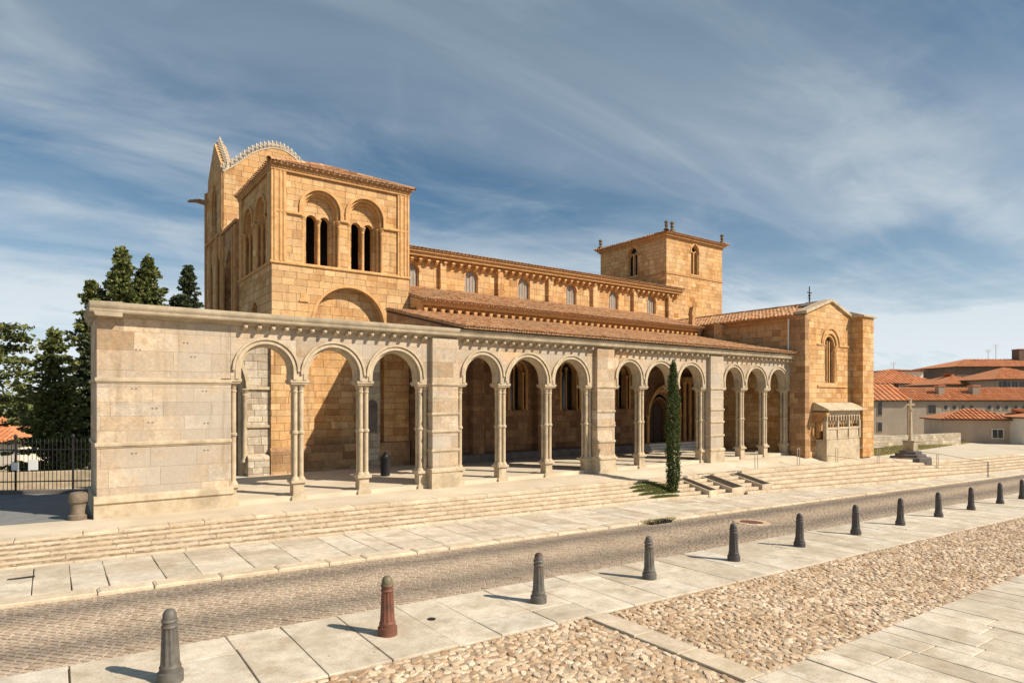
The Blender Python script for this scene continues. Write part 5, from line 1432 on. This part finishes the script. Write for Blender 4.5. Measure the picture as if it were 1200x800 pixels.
# ------------------------------------------------------------------ the town beyond
def frame_px(ax, ay, bx, by):
    a = Vector((ax, ay, 0)); b = Vector((bx, by, 0)); d = (b - a); L = d.length; d /= L; n = Vector((-d.y, d.x, 0))
    if n.y < 0: n = -n
    return a, d, n, L
def house(label, p0, p1, depth, zb, ze, rise, wall, roof='tile_red', wins=(), chim=(), hip=True, cat='house', name='house', pitch=.5, ov=.4, group='houses of the town below the church'):
    a, d, n, L = frame_px(*p0, *p1)
    t = thing(name, label, cat, (a.x, a.y, zb), group)
    def P(u, v, z): q = a + d * u + n * v; return (q.x, q.y, z)
    def bx3(m, u0, v0, z0, u1, v1, z1):
        vs = [P(u, v, z) for z in (z0, z1) for v in (v0, v1) for u in (u0, u1)]
        m.add(vs, [(0, 2, 3, 1), (4, 5, 7, 6), (0, 1, 5, 4), (2, 6, 7, 3), (0, 4, 6, 2), (1, 3, 7, 5)])
    m = MB(); bx3(m, 0, 0, zb - 1, L, depth, ze); w = m.build('wall', M[wall], t)
    m = MB(); bx3(m, -ov, -ov, ze, L + ov, depth + ov, ze + .12); m.build('eaves', M['wood'], t)
    h2 = depth / 2 + ov; z1 = ze + .14
    c = h2 if hip else 0
    clipL = []; 
    U = d; V = Vector((n.x * h2, n.y * h2, rise)); ln = V.length
    def clip_plane(corner, inward):
        top = corner + d * (c * inward) + n * h2; dd = top - corner; nn = Vector((dd.y, -dd.x, 0)).normalized()
        if nn.dot(d * inward) > 0: nn = -nn
        return (corner, nn)
    p_l = a - d * ov - n * ov + Vector((0, 0, z1)); p_r = a + d * (L + ov) - n * ov + Vector((0, 0, z1))
    clip = [clip_plane(p_l, 1), clip_plane(p_r, -1)] if hip else None
    tile_sheet('roof', M[roof], t, p_l, U, V, L + 2 * ov, ln, pitch=pitch, row=.9, clip=clip, h=.10, seed=int(a.x))
    m = MB()
    bk0 = a - d * ov + n * (depth + ov) + Vector((0, 0, z1)); bk1 = a + d * (L + ov) + n * (depth + ov) + Vector((0, 0, z1))
    r0 = p_l + d * c + n * h2 + Vector((0, 0, rise)); r1 = p_r - d * c + n * h2 + Vector((0, 0, rise))
    m.add([tuple(q) for q in (bk0, bk1, r1, r0, p_l, p_r)], [(0, 1, 2, 3), (0, 3, 4), (1, 5, 2)])
    m.build('roof', M[roof], t, recalc=False)
    for u, z, ww, hh, st in wins:
        m = MB(); bx3(m, u - ww / 2 - .12, -.06, z - .12, u + ww / 2 + .12, .05, z + hh + .12); fr = m.build('window', M['plaster_white'] if st == 'w' else M[wall], t)
        m = MB()
        if st == 'o':
            q = [P(u + ww / 2 * math.cos(k_ * .5236), -.09, z + hh / 2 + hh / 2 * math.sin(k_ * .5236)) for k_ in range(12)]; m.add(q, [tuple(range(12))]); m.build('pane', M['dglass'], fr, recalc=False)
        else:
            bx3(m, u - ww / 2, -.09, z, u - .04, -.065, z + hh); bx3(m, u + .04, -.09, z, u + ww / 2, -.065, z + hh); m.build('pane', M['dglass'], fr)
    for u, v, z0, hh, ww in chim:
        m = MB(); bx3(m, u - ww / 2, v, z0, u + ww / 2, v + ww, z0 + hh); ch = m.build('chimney', M[wall] if wall != 'plaster_pink' else M['plaster_white'], t)
        m = MB(); bx3(m, u - ww / 2 - .1, v - .1, z0 + hh, u + ww / 2 + .1, v + ww + .1, z0 + hh + .18); m.build('chimney_cap', M['tile_red'], ch)
    return t
def hp(x, d):                                   # plan point that stands d metres in front of the camera, x units to the right
    th = math.radians(36); u = x * d
    return (d * math.sin(th) + u * math.cos(th), d * math.cos(th) - u * math.sin(th))
K = lambda px: (px - 600) / 745
Z = lambda py, d: 3.25 + (468 - py) / 745 * d
def U_(px, pl, d): return (K(px) - K(pl)) * d
house('grey plastered house with a ribbed orange roof just right of the church buttress', hp(K(1021), 95), hp(K(1063), 95), 9, -2.4, Z(470, 95), 2.5, 'plaster',
      wins=[(U_(1031, 1021, 95), Z(486, 95), .55, 2.0, 'p'), (U_(1031, 1021, 95), Z(505, 95), .55, 1.3, 'p')], hip=False, pitch=.75)
house('long low grey house with a row of round windows and two chimneys', hp(K(1064), 96), hp(K(1235), 96), 9, -2.6, Z(470, 96), 2.0, 'plaster',
      wins=[(U_(1092, 1064, 96), Z(484, 96), 1.1, 1.2, 'p')] + [(U_(x, 1064, 96), Z(479.5, 96), .62, .62, 'o') for x in (1108, 1118, 1128, 1138, 1159, 1169, 1179, 1190, 1200)],
      chim=[(U_(1112, 1064, 96), 1.6, 3.4, 1.9, .9), (U_(1153, 1064, 96), 1.6, 3.4, 1.9, 1.0)], hip=False)
house('small pink plastered house with an orange hipped roof and one barred window', hp(K(1106), 75), hp(K(1194), 73), 6.5, -1.85, Z(492, 75), 1.15, 'plaster_pink',
      wins=[(U_(1160, 1106, 75), Z(512, 75), 1.0, .95, 'w')], chim=[(U_(1188, 1106, 75), 1.5, 1.1, .9, .8)], pitch=.45)
house('white rendered outbuilding cut off by the right edge of the photo', hp(K(1202), 71), hp(K(1240), 71), 6, -1.9, Z(490, 71), .7, 'plaster_white', pitch=.45)
house('upper town house with a broad orange roof and a long band of windows', hp(K(1108), 130), hp(K(1162), 130), 12, -2, Z(451, 130), 2.4, 'plaster',
      wins=[(U_(x, 1108, 130), Z(459, 130), 1.3, 1.0, 'p') for x in (1119, 1127, 1135, 1143, 1152)], pitch=.7, ov=.8)
house('nearer upper town house with paired dark windows at the right edge', hp(K(1168), 122), hp(K(1240), 122), 12, -2, Z(445, 122), 2.6, 'plaster_pink',
      wins=[(U_(x, 1168, 122), Z(456.5, 122), 1.2, 1.6, 'p') for x in (1174, 1180, 1189, 1198)], pitch=.7, ov=.8)
house('large brown apartment block rising behind the upper orange roofs', hp(K(1120), 165), hp(K(1262), 165), 16, -2, Z(430, 165), 2.4, 'plaster_brown', roof='tile_red',
      chim=[(U_(1222, 1120, 165), 6, Z(428, 165), 4.6, 2.6)], pitch=1.0, ov=.8)
house('far house with orange roof and a flat dormer, right beside the church buttress', hp(K(1020), 145), hp(K(1101), 145), 14, -3, Z(450, 145), 3.4, 'plaster_white',
      wins=[(U_(x, 1020, 145), Z(454, 145), 1.0, .7, 'p') for x in (1030, 1050, 1075)], pitch=.8, ov=.8)
house('white attic house peeking above the far orange roof', hp(K(1034), 158), hp(K(1082), 158), 10, -3, Z(435, 158), .6, 'plaster_white', pitch=1.0, ov=.6)
house('bungalow with a faded orange roof behind the railing at the far left', (-9.5, 74), (-2.2, 69.5), 8, -2.7, -.55, 2.0, 'plaster_white', wins=[(2.2, -2.1, .9, .9, 'w'), (5.2, -2.1, .9, .9, 'w')], pitch=.45, group=None)
# aerials on the roofs
for px, d, z0, h_, lab in ((1158, 165, Z(418, 165), 2.2, 'thin roof aerial with short arms on the brown block'), (1167, 165, Z(418, 165), 3.6, 'taller thin roof aerial on the brown block'), (1047, 158, Z(433, 158), 2.0, 'thin roof aerial above the white attic house')):
    x, y = hp(K(px), d + 5); t = thing('roof_aerial', lab, 'aerial', (x, y, z0 - 1.5), 'roof aerials')
    m = MB(); m.tube((x, y, z0 - 1.5), (x, y, z0 + h_), .07, .05, 5)
    for q in (.75, .9, 1.0): m.tube((x - .7, y + .4, z0 + h_ * q), (x + .7, y - .4, z0 + h_ * q), .04, .04, 4)
    m.build('mast', M['rail'], t)
# low rough wall between the terrace and the houses
a, d, n, L = frame_px(*hp(K(1015), 62), *hp(K(1126), 68))
m = MB(); zt0, zt1 = Z(512, 62), Z(507, 68)
vs = []
for p, zt in ((a, zt0), (a + d * L, zt1)):
    for v, z in ((0, -3), (.5, -3), (.5, zt), (0, zt)): q = p + n * v; vs.append((q.x, q.y, z))
m.add(vs, [(0, 1, 2, 3), (4, 5, 6, 7), (0, 1, 5, 4), (1, 2, 6, 5), (2, 3, 7, 6), (3, 0, 4, 7)])
tag(m.build('low_wall', M['rubble']), 'low pale rubble wall between the plaza and the grey houses', 'wall')
